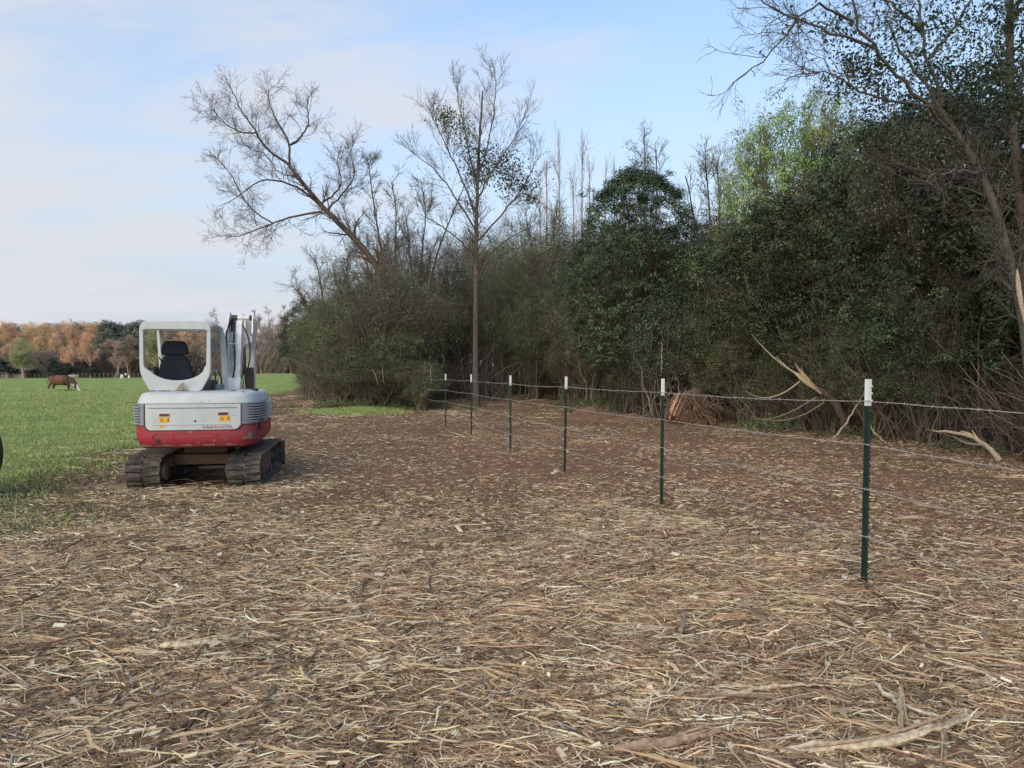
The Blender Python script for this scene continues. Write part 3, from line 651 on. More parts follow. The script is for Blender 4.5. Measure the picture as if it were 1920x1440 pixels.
scatter('brushwood', brush, np.c_[q, height(q[:, 0], q[:, 1])], np.stack([rng.normal(0, 0.18, nb), rng.normal(0, 0.18, nb), rng.uniform(0, 6.3, nb)], 1), np.stack([sc_ * 1.15, sc_ * 1.15, sc_], 1), 'dense tangle of bare brown stems and vines along the foot of the wood')
# low leafy cover
def cover_proto(seed, cols, n=260, rad=0.6, h=0.45):
    rng = np.random.default_rng(seed); b = Buf()
    d = dirs(rng, n, 0); P = d * np.array([rad, rad, h]) * rng.uniform(0.3, 1, (n, 1)) ** 0.5; leaves(b, rng, P, (0.04, 0.085), pick(rng, cols, n, 0.25), 1)
    st = np.stack([P[:40] * 0.1, P[:40] * 0.6, P[:40] * 1.1], 1); tubes(b, st, np.full((40, 3), 0.004), 3, pick(rng, TWG, 40))
    return b.mesh('low_cover', [M_TWIG, M_LEAF])
cov = [cover_proto(500 + i, OLIVE + IVY[2:3] + [(0.12, 0.17, 0.06)]) for i in range(4)]
nb = 230; t = rng.uniform(0, el[-1] * 0.6, nb); q = along(t) + rng.normal(0, 0.6, (nb, 2))
q2 = np.stack([rng.uniform(2.4, 5.6, 150), rng.uniform(28, 33.5, 150)], 1); q3 = np.stack([rng.normal(-5.6, 1.6, 50), rng.normal(31.8, 0.5, 50)], 1)
q = np.concatenate([q, q2, q3]); nb = len(q); sc_ = rng.uniform(0.4, 1.1, nb)
scatter('low_ground_cover', cov, np.c_[q, height(q[:, 0], q[:, 1])], np.stack([0 * sc_, 0 * sc_, rng.uniform(0, 6.3, nb)], 1), np.stack([sc_, sc_, sc_ * rng.uniform(0.5, 1.1, nb)], 1), 'low green leafy ground cover at the foot of the wood')

# ------------------------------------------------------------------ single trees of note
def thing_tree(name, base, tm, cm, label, extra=None):
    o = empty(name, base); inv = Matrix.Translation(-Vector(base))
    tm.transform(inv); cm.transform(inv)
    link(bpy.data.objects.new('trunk', tm), o); link(bpy.data.objects.new('crown', cm), o)
    if extra is not None: extra.transform(inv); link(bpy.data.objects.new('vine_leaves', extra), o)
    tag(o, label, 'tree'); return o
def pl(pts, D, dd=None):
    return [at(X, Y, D + (dd[i] if dd else 0)) for i, (X, Y) in enumerate(pts)]
# leaning tree
DL = 34.0
b0 = at(748, 700, DL); b0 = Vector((b0.x, DL, H(b0.x, DL) - 0.1))
trunk = [b0] + pl([(744, 680), (738, 600), (722, 525), (700, 482), (668, 449), (640, 424), (608, 394), (592, 374), (575, 352), (558, 332), (543, 312)], DL)
BROWN = (0.080, 0.060, 0.046)
ex = [(pl([(543, 314), (541, 292), (544, 272), (538, 255), (524, 238), (512, 212), (500, 180), (510, 160)], DL, [0, 0, .2, .4, .6, .8, 1, 1.2]), .06, .012),
      (pl([(543, 310), (518, 296), (496, 274), (480, 248), (462, 222), (446, 195), (434, 165), (424, 148)], DL, [0, -.2, -.4, -.6, -.8, -1, -1.2, -1.3]), .065, .01),
      (pl([(603, 388), (580, 366), (560, 352), (535, 341), (502, 336), (474, 345), (445, 370), (412, 386)], DL, [0, -.3, -.6, -.9, -1.2, -1.5, -1.7, -1.8]), .06, .01),
      (pl([(604, 397), (566, 402), (538, 408), (512, 419), (480, 430), (450, 443), (422, 446), (392, 434)], DL, [0, .2, .5, .8, 1, 1.3, 1.5, 1.6]), .055, .01),
      (pl([(612, 396), (632, 376), (648, 356), (660, 342), (668, 326), (662, 305), (656, 285), (662, 262)], DL, [0, -.2, -.4, -.5, -.7, -.8, -.9, -1]), .05, .01),
      (pl([(600, 385), (622, 368), (640, 352), (640, 330), (630, 300), (640, 275)], DL, [0, .4, .7, 1, 1.2, 1.4]), .05, .012),
      (pl([(544, 272), (562, 260), (572, 246), (580, 226), (575, 205), (578, 185)], DL, [.2, .1, 0, 0, -.2, -.4]), .055, .012),
      (pl([(480, 248), (455, 250), (430, 238), (410, 220), (392, 200)], DL, [-.6, -.7, -.8, -1, -1]), .04, .01),
      (pl([(512, 419), (480, 400), (455, 370), (440, 340), (420, 310), (402, 290)], DL, [.8, .9, 1, 1.1, 1.2, 1.3]), .04, .01),
      (pl([(558, 332), (520, 325), (500, 290), (470, 280), (440, 262)], DL, [0, .3, .4, .5, .6]), .03, .01)]
PINK = [(0.18, 0.13, 0.12), (0.16, 0.13, 0.115), (0.21, 0.145, 0.135), (0.14, 0.115, 0.10)]
lv = [dict(n=230, tr=(0.22, 1), ang=(25, 65), Lr=(0.9, 2.5), k=7, rr=0.34, up=0.35, wob=0.17, rmin=0.009),
      dict(n=2100, tr=(0.15, 1), ang=(25, 60), Lr=(0.4, 1.0), k=5, rr=0.6, up=0.25, wob=0.2, rmin=0.0055),
      dict(n=6500, tr=(0.15, 1), ang=(25, 65), Lr=(0.16, 0.45), k=4, rr=0.7, up=0.15, wob=0.22, rmin=0.0042)]
tm, cm, _ = tree_parts(601, trunk, 0.22, 0.075, lv, PINK, BROWN, (8000, (0.025, 0.055), [(0.36, 0.16, 0.15), (0.28, 0.14, 0.13), (0.22, 0.20, 0.11)], 0.02), extra=ex)
thing_tree('leaning_tree', tuple(b0), tm, cm, 'large bare tree leaning strongly over the pasture with reddish buds')
# straight tree in the clearing
DS = 33.0
b0 = at(893, 765, DS); b0 = Vector((b0.x, DS, H(b0.x, DS) - 0.1))
trunk = [b0] + pl([(893, 745), (891, 650), (893, 540), (892, 440), (895, 360), (897, 290), (902, 225), (905, 170)], DS)
ex = [(pl([(893, 432), (862, 385), (835, 340), (800, 305), (768, 282)], DS, [0, -.3, -.5, -.6, -.6]), .05, .01), (pl([(893, 455), (925, 420), (955, 385), (985, 345), (1012, 290)], DS, [0, .3, .5, .6, .7]), .05, .01),
      (pl([(892, 400), (868, 340), (845, 290), (820, 240), (800, 195)], DS, [0, .4, .6, .8, .9]), .05, .01), (pl([(894, 380), (915, 330), (945, 290), (970, 250), (985, 210)], DS, [0, -.4, -.6, -.8, -.9]), .045, .01),
      (pl([(895, 345), (880, 290), (870, 240), (860, 190), (855, 150)], DS, [0, .2, .3, .4, .5]), .04, .01), (pl([(896, 330), (915, 275), (925, 215), (930, 170), (928, 125)], DS, [0, -.2, -.3, -.3, -.4]), .04, .01),
      (pl([(892, 480), (850, 440), (815, 415), (780, 400)], DS, [0, -.5, -.9, -1.3]), .04, .01), (pl([(892, 500), (935, 460), (965, 440), (1000, 425)], DS, [0, -.5, -.9, -1.3]), .035, .01)]
lv = [dict(n=170, tr=(0.36, 1), ang=(22, 50), Lr=(0.9, 2.6), k=6, rr=0.34, up=0.6, wob=0.12, rmin=0.009),
      dict(n=1200, tr=(0.2, 1), ang=(20, 50), Lr=(0.4, 1.1), k=5, rr=0.6, up=0.35, wob=0.12, rmin=0.0055),
      dict(n=3800, tr=(0.2, 1), ang=(20, 50), Lr=(0.2, 0.5), k=4, rr=0.7, up=0.25, wob=0.14, rmin=0.0042)]
tm, cm, _ = tree_parts(602, trunk, 0.155, 0.03, lv, TWG, (0.115, 0.098, 0.075), extra=ex)
vb = Buf(); rv = np.random.default_rng(9)
for X, Y, r, n in [(833, 215, .28, 160), (855, 235, .38, 120), (870, 262, .4, 120), (895, 290, .3, 90), (905, 320, .5, 240), (935, 300, .45, 200), (955, 325, .5, 220), (985, 350, .35, 130), (995, 375, .22, 90), (892, 330, .3, 80), (880, 380, .3, 60), (960, 350, .4, 120)]:
    c = np.array(at(X, Y, DS + rv.uniform(-.5, .5))); n = int(n * 2.2); leaves(vb, rv, c + rv.normal(0, r, (n, 3)) * np.array([1, 1, 0.7]), (0.08, 0.15), pick(rv, [(0.05, 0.06, 0.025), (0.07, 0.085, 0.03), (0.035, 0.045, 0.02), (0.12, 0.09, 0.05)], n), 0)
thing_tree('tall_tree', tuple(b0), tm, cm, 'tall straight bare tree with vine leaves in its crown, standing behind the wire fence', vb.mesh('vine_leaves', [M_LEAF]))
# overhanging tree on the right
DO = 11.5
b0 = at(1940, 900, DO); b0 = Vector((b0.x, DO, H(b0.x, DO) - 0.1))
trunk = [b0] + pl([(1937, 780), (1928, 640), (1912, 560), (1893, 490), (1872, 405), (1851, 340), (1825, 290), (1792, 250), (1762, 205)], DO)
ex = [(pl([(1765, 210), (1735, 190), (1700, 165), (1672, 130), (1645, 95), (1612, 60), (1598, 0), (1590, -90)], DO, [0, -.1, -.2, -.3, -.5, -.6, -.8, -1]), .032, .012),
      (pl([(1768, 200), (1752, 150), (1742, 110), (1728, 50), (1722, -20), (1700, -110)], DO, [0, .1, .2, .3, .5, .6]), .032, .012),
      (pl([(1765, 205), (1720, 140), (1688, 100), (1668, 60), (1660, 0), (1630, -60)], DO, [0, .3, .5, .8, 1, 1.2]), .028, .01),
      (pl([(1792, 250), (1740, 200), (1690, 190), (1645, 185), (1605, 168), (1570, 138), (1540, 128), (1500, 135), (1470, 150)], DO, [0, -.3, -.6, -.8, -1, -1.1, -1.2, -1.3, -1.4]), .026, .006),
      (pl([(1600, 40), (1560, 20), (1520, 10), (1500, 30), (1455, 90), (1420, 128), (1374, 155)], DO, [-.7, -.9, -1.2, -1.4, -1.5, -1.6, -1.7]), .02, .006),
      (pl([(1640, 90), (1600, 75), (1555, 60), (1500, 40), (1440, 10), (1400, -10)], DO, [-.5, -.7, -1, -1.2, -1.4, -1.6]), .025, .006),
      (pl([(1742, 110), (1790, 50), (1830, -10), (1850, -80)], DO, [.2, .1, 0, 0]), .03, .01),
      (pl([(1845, 325), (1800, 318), (1760, 328), (1715, 340)], DO, [0, -.4, -.8, -1.1]), .03, .008),
      (pl([(1728, 60), (1690, 20), (1640, -20)], DO, [.3, .1, 0]), .03, .01)]
lv = [dict(n=150, tr=(0.38, 1), ang=(25, 65), Lr=(0.5, 1.3), k=7, rr=0.28, up=0.1, wob=0.2, rmin=0.006),
      dict(n=900, tr=(0.15, 1), ang=(25, 65), Lr=(0.25, 0.7), k=5, rr=0.6, up=0.0, wob=0.22, rmin=0.0035),
      dict(n=2400, tr=(0.15, 1), ang=(25, 65), Lr=(0.12, 0.3), k=4, rr=0.7, up=0, wob=0.22, rmin=0.0024)]
tm, cm, tw = tree_parts(603, trunk, 0.10, 0.04, lv, [(0.085, 0.07, 0.058), (0.11, 0.09, 0.072)], (0.088, 0.080, 0.068), extra=ex)
vb = Buf(); rv = np.random.default_rng(19)
for X, Y, r, n in [(1630, 150, .28, 500), (1600, 130, .2, 160), (1660, 120, .25, 260), (1700, 40, .35, 420), (1640, 30, .3, 220), (1560, 40, .25, 90), (1780, 60, .45, 420), (1850, 40, .4, 420), (1900, 110, .35, 420), (1820, 130, .4, 420), (1740, 110, .35, 240), (1880, 180, .35, 480), (1690, 170, .25, 240), (1500, 20, .3, 40), (1910, 20, .3, 300), (1760, 170, .35, 300), (1820, 200, .35, 400)]:
    for _ in range(7):
        c = np.array(at(X, Y, DO + rv.uniform(-.6, .8))) + rv.normal(0, r, 3) * np.array([1, 1, 0.7]); m_ = n // 5
        leaves(vb, rv, c + rv.normal(0, r * 0.42, (m_, 3)), (0.05, 0.09), pick(rv, IVY, m_), 0, 0.45)
thing_tree('overhanging_tree', tuple(b0), tm, cm, 'slanting grey tree overhanging the wire fence, with vine leaves on its branches', vb.mesh('vine_leaves', [M_LEAF]))
ot = bpy.data.objects.get('overhanging_tree')
# barkless wound on its trunk
wb = Buf(); wp = resample(pl([(1907, 505), (1909, 540), (1916, 580), (1922, 610)], DO - 0.135), 8); tubes(wb, wp, np.array([.01, .03, .038, .04, .035, .03, .02, .01]), 6, (0.42, 0.34, 0.25)); me = wb.mesh('bark_wound', [M_WOOD]); me.transform(Matrix.Translation(-Vector(tuple(b0))))
o = link(bpy.data.objects.new('bark_wound', me), ot); o['label'] = 'pale strip of torn wood without bark'
# second upright trunk
DO2 = 13.2; b0 = at(1935, 860, DO2); b0 = Vector((b0.x, DO2, H(b0.x, DO2) - 0.1))
lv = [dict(n=60, tr=(0.3, 1), ang=(25, 60), Lr=(0.6, 1.6), k=6, rr=0.45, up=0.3, wob=0.2, rmin=0.006), dict(n=500, tr=(0.15, 1), ang=(25, 65), Lr=(0.3, 0.7), k=5, rr=0.6, up=0, wob=0.2, rmin=0.0035)]
tm, cm, _ = tree_parts(604, [b0] + pl([(1930, 700), (1922, 500), (1912, 330), (1893, 230), (1892, 120), (1896, 0), (1890, -120)], DO2), .10, .05, lv, [(0.075, 0.06, 0.05)], (0.085, 0.065, 0.05), (1500, (0.05, 0.09), IVY, 0.06))
thing_tree('upright_tree', tuple(b0), tm, cm, 'dark upright tree standing just behind the slanting grey tree')
# several stemmed bare trees between the leaning tree and the straight one
def multi(seed, X, D, tips, label, cols=TWG, r=0.10):
    b0 = at(X, 700, D); b0 = Vector((b0.x, D, H(b0.x, D) - 0.1)); rng = np.random.default_rng(seed)
    first = None; ex = []
    for i, t in enumerate(tips):
        P = [b0 + Vector((rng.uniform(-.2, .2), rng.uniform(-.2, .2), 0))] + pl(t, D, [rng.uniform(-1, 1) * q / 3 for q in range(len(t))])
        if i == 0: first = P
        else: ex.append((P, r * .85, .02))
    lv = [dict(n=90, tr=(0.3, 1), ang=(20, 50), Lr=(0.8, 2.0), k=6, rr=0.45, up=0.35, wob=0.15, rmin=0.012), dict(n=800, tr=(0.15, 1), ang=(20, 55), Lr=(0.4, 1.0), k=5, rr=0.6, up=0.2, wob=0.18, rmin=0.0075), dict(n=2600, tr=(0.2, 1), ang=(20, 55), Lr=(0.2, 0.45), k=4, rr=0.7, up=0.1, wob=0.2, rmin=0.0055)]
    tm, cm, _ = tree_parts(seed, first, r, .02, lv, cols, (0.10, 0.08, 0.06), (3500, (0.03, 0.06), [(0.34, 0.36, 0.17), (0.26, 0.27, 0.14)], 0.03), extra=ex)
    thing_tree('bare_tree', tuple(b0), tm, cm, label)
multi(611, 745, 37, [[(735, 600), (715, 470), (700, 380), (690, 300)], [(755, 600), (740, 480), (745, 400), (735, 340)], [(740, 620), (690, 500), (655, 430), (640, 380)]], 'pale budding bare tree rising behind the trunk of the leaning tree')
multi(612, 785, 39, [[(800, 600), (810, 500), (840, 420), (870, 350)], [(790, 600), (790, 480), (800, 400), (790, 340)], [(780, 590), (770, 480), (760, 400)]], 'bare tree of several stems between the leaning and the tall straight tree')
multi(613, 610, 42, [[(610, 600), (600, 520), (590, 480)], [(600, 620), (570, 560), (545, 530)], [(620, 600), (650, 520), (655, 470)]], 'low budding tree spreading over the pasture corner of the wood', TWG)
multi(614, 1335, 30, [[(1335, 500), (1330, 380), (1322, 300)], [(1320, 500), (1300, 400), (1285, 330)], [(1345, 500), (1350, 380), (1345, 300)]], 'bare forked shoots between the vine dome and the lime tree')
multi(615, 1210, 34, [[(1210, 500), (1210, 350), (1208, 255)], [(1215, 500), (1235, 380), (1230, 280)]], 'bare tree top poking out above the vine covered dome')
multi(616, 1850, 16, [[(1850, 560), (1800, 420), (1740, 330), (1660, 300)], [(1845, 560), (1830, 420), (1790, 300)], [(1850, 600), (1740, 480), (1660, 430)]], 'brown leafless tree tangled in vines beside the slanting grey trunk', TW, 0.05)
multi(617, 1560, 21, [[(1560, 600), (1540, 480), (1500, 380)], [(1565, 600), (1590, 460), (1600, 350)]], 'thin bare tree in front of the dark shrubs above the broken trunk', TWG, 0.05)
multi(618, 1020, 42, [[(1015, 600), (1005, 500), (985, 400)], [(1025, 600), (1035, 480), (1045, 380)]], 'bare stems rising out of the olive shrubs beyond the clearing', TWG, 0.07)
# tall slim poplars far behind
def slim(seed, h=13):
    lv = [dict(n=46, tr=(0.35, 1), ang=(22, 42), Lr=(1.0, 3.0), k=5, rr=0.35, up=0.6, wob=0.10, rmin=0.016), dict(n=170, tr=(0.2, 1), ang=(20, 50), Lr=(0.4, 1.3), k=4, rr=0.6, up=0.3, wob=0.12, rmin=0.011)]
    return tree_parts(seed, [(0, 0, -0.2), (0.1, 0, h * 0.4), (0, 0.05, h * 0.7), (0.05, 0, h)], 0.17, 0.03, lv, [(0.30, 0.22, 0.18), (0.26, 0.20, 0.16)], (0.33, 0.26, 0.20))[:2]
K_SLIM = Kind('slim_tree', 'trunk', 'crown', [slim(620 + i) for i in range(3)], 13.5, 4.0)
for X, D, top, W in [(1025, 62, 285, 80), (1048, 66, 255, 80), (1092, 70, 265, 80), (1105, 74, 285, 70), (1135, 72, 305, 70), (1152, 76, 310, 60), (1180, 78, 330, 60), (1012, 70, 330, 70), (1075, 76, 320, 70)]:
    K_SLIM.px(X, D, top, W, 'slim straight bare tree with a pale pinkish trunk far behind the clearing', 'tree', 'slim pale trees beyond the clearing')

# ------------------------------------------------------------------ far tree line beyond the pasture
def far_tree(seed, h=15, cols=None, leafc=None, nl=0, spread=(2.5, 5.5), sz=(0.10, 0.22), up=0.35, tr=0.22):
    lv = [dict(n=26, tr=(tr, 1), ang=(25, 55), Lr=spread, k=6, rr=0.5, up=up, wob=0.14, rmin=0.05), dict(n=340, tr=(0.2, 1), ang=(25, 60), Lr=(1.2, 2.8), k=5, rr=0.6, up=0.3, wob=0.18, rmin=0.03), dict(n=3600, tr=(0.15, 1), ang=(25, 65), Lr=(0.5, 1.3), k=3, rr=0.7, up=0.2, wob=0.2, rmin=0.022)]
    return tree_parts(seed, [(0, 0, -0.3), (0.2, 0, h * 0.3), (0, 0.2, h * 0.6), (0.2, 0, h * 0.92)], 0.32, 0.05, lv, cols, (0.30, 0.22, 0.16), (nl, sz, leafc, 0.3) if nl else None, 7)[:2]
ORANGE = [(0.72, 0.45, 0.29), (0.76, 0.52, 0.31), (0.65, 0.44, 0.32)]; DUN = [(0.46, 0.35, 0.28), (0.50, 0.37, 0.28)]; GREY = [(0.42, 0.36, 0.31), (0.38, 0.32, 0.28)]  # russet and brown twigs lightened: warm sunlight and haze mixed into their colour
K_ORANGE = Kind('russet_tree', 'trunk', 'crown', [far_tree(701 + i, 15, ORANGE, ORANGE + [(0.66, 0.48, 0.25)], 7000) for i in range(2)], 15.0, 10.0)
K_DUN = Kind('brown_tree', 'trunk', 'crown', [far_tree(711 + i, 15, DUN, DUN + [(0.38, 0.32, 0.18)], 5500) for i in range(2)], 15.0, 10.0)
K_GREY = Kind('grey_tree', 'trunk', 'crown', [far_tree(721 + i, 15, GREY) for i in range(2)], 15.0, 10.0)
K_GREENF = Kind('green_tree', 'trunk', 'crown', [far_tree(731, 10, GREY, [(0.40, 0.46, 0.16), (0.32, 0.38, 0.13)], 12000)], 10.0, 10.0)
PINE = [(0.11, 0.14, 0.10), (0.14, 0.17, 0.115), (0.17, 0.19, 0.125)]
K_PINE = Kind('pine_tree', 'trunk', 'crown', [bush_meshes(741 + i, 16, 4.2, 15000, (0.22, 0.42), PINE, [(0.13, 0.09, 0.07)], 5, (50, 300, 700), 0.35, tw_r=0.02, stem_r=0.2, clus=0.55, cone=0.3) for i in range(2)], 16.0, 8.4)
K_CEDAR = Kind('cedar_tree', 'trunk', 'crown', [bush_meshes(751 + i, 6, 2.3, 9000, (0.12, 0.24), [(0.022, 0.045, 0.03), (0.035, 0.06, 0.035)], TW, 5, (40, 200, 300), 0.02, tw_r=0.012, clus=0.3, cone=0.45) for i in range(2)], 6.0, 4.6)
g_r, g_b, g_p, g_c, g_g = 'russet trees along the far side of the pasture', 'brown leafless trees along the far side of the pasture', 'dark pines rising behind the far bare trees', 'dark cedars low along the far pasture fence', 'grey leafless trees beyond the pasture'
for X, D, top, W in [(20, 225, 612, 80), (62, 228, 610, 76), (98, 230, 614, 70), (135, 215, 606, 88), (168, 212, 612, 60), (-40, 222, 608, 80), (-100, 225, 612, 80), (300, 225, 622, 60), (345, 222, 624, 70), (385, 225, 626, 66)]:
    K_ORANGE.px(X, D, top, W, 'russet bare tree in the row along the far side of the pasture', 'tree', g_r)
for X, D, top, W in [(0, 238, 610, 80), (45, 242, 614, 80), (82, 240, 612, 80), (118, 242, 616, 80), (222, 215, 640, 50), (243, 218, 634, 50), (370, 232, 618, 70), (322, 236, 616, 70), (-70, 240, 612, 90), (470, 205, 622, 60), (500, 200, 614, 60), (528, 195, 606, 60), (276, 220, 640, 60), (205, 232, 640, 60)]:
    K_DUN.px(X, D, top, W, 'brown bare tree in the row along the far side of the pasture', 'tree', g_b)
for X, D, top, W in [(395, 200, 586, 66), (480, 185, 590, 60), (505, 180, 580, 66), (535, 170, 582, 66), (415, 205, 600, 60), (455, 200, 640, 60), (490, 175, 640, 60), (515, 172, 650, 60), (545, 165, 640, 50), (435, 195, 650, 60)]:
    K_GREY.px(X, D, top, W, 'grey leafless tree at the far end of the pasture by the wood', 'tree', g_g)
for X, D, top, W in [(182, 262, 607, 60), (205, 258, 604, 62), (232, 262, 606, 60), (258, 255, 604, 60), (285, 260, 607, 60), (150, 270, 608, 60), (186, 240, 628, 46), (200, 236, 622, 46), (112, 275, 608, 60), (85, 278, 610, 60), (320, 268, 610, 70), (20, 280, 610, 70), (355, 270, 612, 70), (395, 268, 615, 70)]:
    K_PINE.px(X, D, top, W, 'tall dark green pine standing behind the far bare trees', 'tree', g_p)
for X, D, top, W in [(8, 205, 672, 36), (26, 207, 680, 28), (96, 204, 670, 34), (110, 204, 682, 30), (126, 205, 680, 34), (142, 206, 684, 26), (176, 206, 684, 34), (190, 207, 688, 24), (65, 206, 688, 26), (-30, 205, 676, 40)]:
    K_CEDAR.px(X, D, top, W, 'low dark cedar along the far pasture fence', 'tree', g_c)
K_GREENF.px(44, 202, 645, 95, 'small yellow green tree in new leaf beside the blue roofed shed', 'tree', None)
K_GREENF.px(290, 200, 624, 70, 'bright green tree seen through the canopy of the excavator', 'tree', None)
# undergrowth that closes the far wood
far_b = []
for X in range(-260, 580, 9):
    for q_ in range(3):
        D = (222 if X < 440 else 188 - max(0, X - 500) * 0.35) + (X * 37 % 11) + q_ * 9; p = at(X + q_ * 3, 690, D); far_b.append((p.x, D))
fb = np.array(far_b); nb = len(fb)
def under(seed):
    rng = np.random.default_rng(seed); b = Buf(); n = 900; c = np.stack([rng.normal(0, 1.8, n), rng.normal(0, 1.5, n), rng.uniform(0, 4.2, n) ** 1.0], 1)
    P = c[:, None] + rng.normal(0, .5, (n, 4, 3)) * np.array([.5, .5, 1]); tubes(b, np.sort(P, axis=1), np.full((n, 4), .035), 3, pick(rng, [(0.17, 0.135, 0.115), (0.22, 0.17, 0.14), (0.12, 0.11, 0.085)], n)); return b.mesh('undergrowth', [M_TWIG])
scatter('distant_undergrowth', [under(1), under(2), under(3)], np.c_[fb, height(fb[:, 0], fb[:, 1])], np.stack([0 * fb[:, 0], 0 * fb[:, 0], rng.uniform(0, 6.3, nb)], 1), np.stack([np.full(nb, 1.2)] * 3, 1) * rng.uniform(0.8, 1.5, (nb, 1)), 'dim brown undergrowth below the far trees')


# ================================================================== the mini excavator
M_WHITE = paint('white_paint', (0.50, 0.54, 0.535), 0.42, (0.30, 0.26, 0.20), 0.35, 4.0, chip=(0.22, 0.13, 0.08), chip_amt=0.735)
M_RED = paint('red_paint', (0.36, 0.025, 0.045), 0.5, (0.17, 0.08, 0.06), 0.85, 4.5, chip=(0.42, 0.31, 0.28), chip_amt=0.61)
M_RUST = paint('rusty_steel', (0.13, 0.085, 0.06), 0.75, (0.22, 0.13, 0.08), 0.8, 7.0)
M_DARKST = paint('dark_steel', (0.045, 0.040, 0.038), 0.7, (0.14, 0.10, 0.075), 0.7, 6.0)
M_RUBBER = paint('track_rubber', (0.045, 0.042, 0.040), 0.85, (0.24, 0.20, 0.155), 0.95, 7.0, spec=0.2)
M_GREYPL = paint('grey_grille', (0.19, 0.22, 0.26), 0.5, (0.36, 0.30, 0.26), 0.6, 5.0, chip=(0.5, 0.5, 0.52), chip_amt=0.70)
M_LOUV = paint('louver_grey', (0.33, 0.36, 0.39), 0.5, (0.20, 0.19, 0.20), 0.8, 6.0, chip=(0.5, 0.52, 0.54), chip_amt=0.66)
M_BLACK = paint('black_plastic', (0.012, 0.012, 0.014), 0.5, (0.08, 0.07, 0.06), 0.25, 5.0)
M_SEAT = paint('seat_cloth', (0.014, 0.018, 0.027), 0.85, (0.03, 0.032, 0.04), 0.4, 9.0, spec=0.2)
M_BOOM = paint('boom_paint', (0.74, 0.74, 0.72), 0.5, (0.26, 0.21, 0.16), 0.6, 5.0, chip=(0.14, 0.09, 0.06), chip_amt=0.68)
M_YEL = paint('yellow_decal', (0.80, 0.42, 0.03), 0.5, (0.5, 0.35, 0.15), 0.3, 30)
M_REFL = paint('red_reflector', (0.16, 0.012, 0.016), 0.3, (0.2, 0.1, 0.09), 0.3, 30)
M_INK = paint('black_print', (0.02, 0.02, 0.02), 0.6, (0.05, 0.05, 0.05), 0.2, 10)
M_LETTER = paint('worn_red_lettering', (0.36, 0.03, 0.06), 0.6, (0.62, 0.60, 0.58), 0.6, 26, chip=(0.56, 0.59, 0.58), chip_amt=0.565)
M_CHROME = paint('bright_steel', (0.40, 0.40, 0.40), 0.3, (0.3, 0.25, 0.2), 0.4, 12, metal=1.0)
M_EARTH = paint('caked_earth', (0.16, 0.10, 0.065), 0.95, (0.24, 0.16, 0.11), 0.6, 14, spec=0.1)

EXC = empty('excavator', (-4.36, 10.2, 0.02), R(13))
tag(EXC, 'small white and red tracked excavator seen from behind, parked at the pasture edge', 'excavator')
def bobj(name, bm, m, parent, loc=(0, 0, 0), rot=(0, 0, 0), bev=0.0, seg=2, smooth=True, lab=None):
    me = bpy.data.meshes.new(name)
    bmesh.ops.remove_doubles(bm, verts=bm.verts, dist=1e-5); bmesh.ops.recalc_face_normals(bm, faces=bm.faces); bm.to_mesh(me); bm.free()
    o = link(bpy.data.objects.new(name, me), parent); me.materials.append(m)
    o.location = loc; o.rotation_euler = rot
    if bev:
        b = o.modifiers.new('bevel', 'BEVEL'); b.width = bev; b.segments = seg; b.limit_method = 'ANGLE'; b.angle_limit = R(35)
    if smooth:
        for p in me.polygons: p.use_smooth = True
        wn = o.modifiers.new('normals', 'WEIGHTED_NORMAL') if bev else None
        if not bev: 
            for p in me.polygons: p.use_smooth = False
    if lab: o['label'] = lab
    return o
def box_bm(x0, x1, y0, y1, z0, z1, bm=None):
    bm = bm or bmesh.new()
    v = [bm.verts.new(p) for p in [(x0, y0, z0), (x1, y0, z0), (x1, y1, z0), (x0, y1, z0), (x0, y0, z1), (x1, y0, z1), (x1, y1, z1), (x0, y1, z1)]]
    for f in [(0, 3, 2, 1), (4, 5, 6, 7), (0, 1, 5, 4), (1, 2, 6, 5), (2, 3, 7, 6), (3, 0, 4, 7)]: bm.faces.new([v[i] for i in f])
    return bm
def prism(pts, axis, a, b, bm=None):
    """closed outline pts (2-D) pushed from a to b along the axis ('x': pts are y,z; 'y': pts are x,z; 'z': pts are x,y)"""
    bm = bm or bmesh.new()
    def P(p, t): return (t, p[0], p[1]) if axis == 'x' else ((p[0], t, p[1]) if axis == 'y' else (p[0], p[1], t))
    A = [bm.verts.new(P(p, a)) for p in pts]; B = [bm.verts.new(P(p, b)) for p in pts]; n = len(pts)
    bm.faces.new(A); bm.faces.new(B[::-1])
    for i in range(n): bm.faces.new([A[i], A[(i + 1) % n], B[(i + 1) % n], B[i]])
    return bm
def cyl_bm(p0, p1, r0, r1=None, n=20, bm=None):
    bm = bm or bmesh.new(); r1 = r0 if r1 is None else r1
    p0, p1 = Vector(p0), Vector(p1); d = (p1 - p0).normalized(); q = d.orthogonal().normalized(); s = d.cross(q)
    A, B = [], []
    for i in range(n):
        a = 2 * PI * i / n; o = q * math.cos(a) + s * math.sin(a)
        A.append(bm.verts.new(p0 + o * r0)); B.append(bm.verts.new(p1 + o * r1))
    for i in range(n): bm.faces.new([A[i], A[(i + 1) % n], B[(i + 1) % n], B[i]])
    bm.faces.new(A[::-1]); bm.faces.new(B); return bm
def hose(name, pts, r, m, parent, n=8, k=24):
    b = Buf(); q = resample([tuple(p) for p in pts], k); tubes(b, q, np.full(k, r), n, (1, 1, 1), cap=True); o = b.obj(name, m, parent); return o
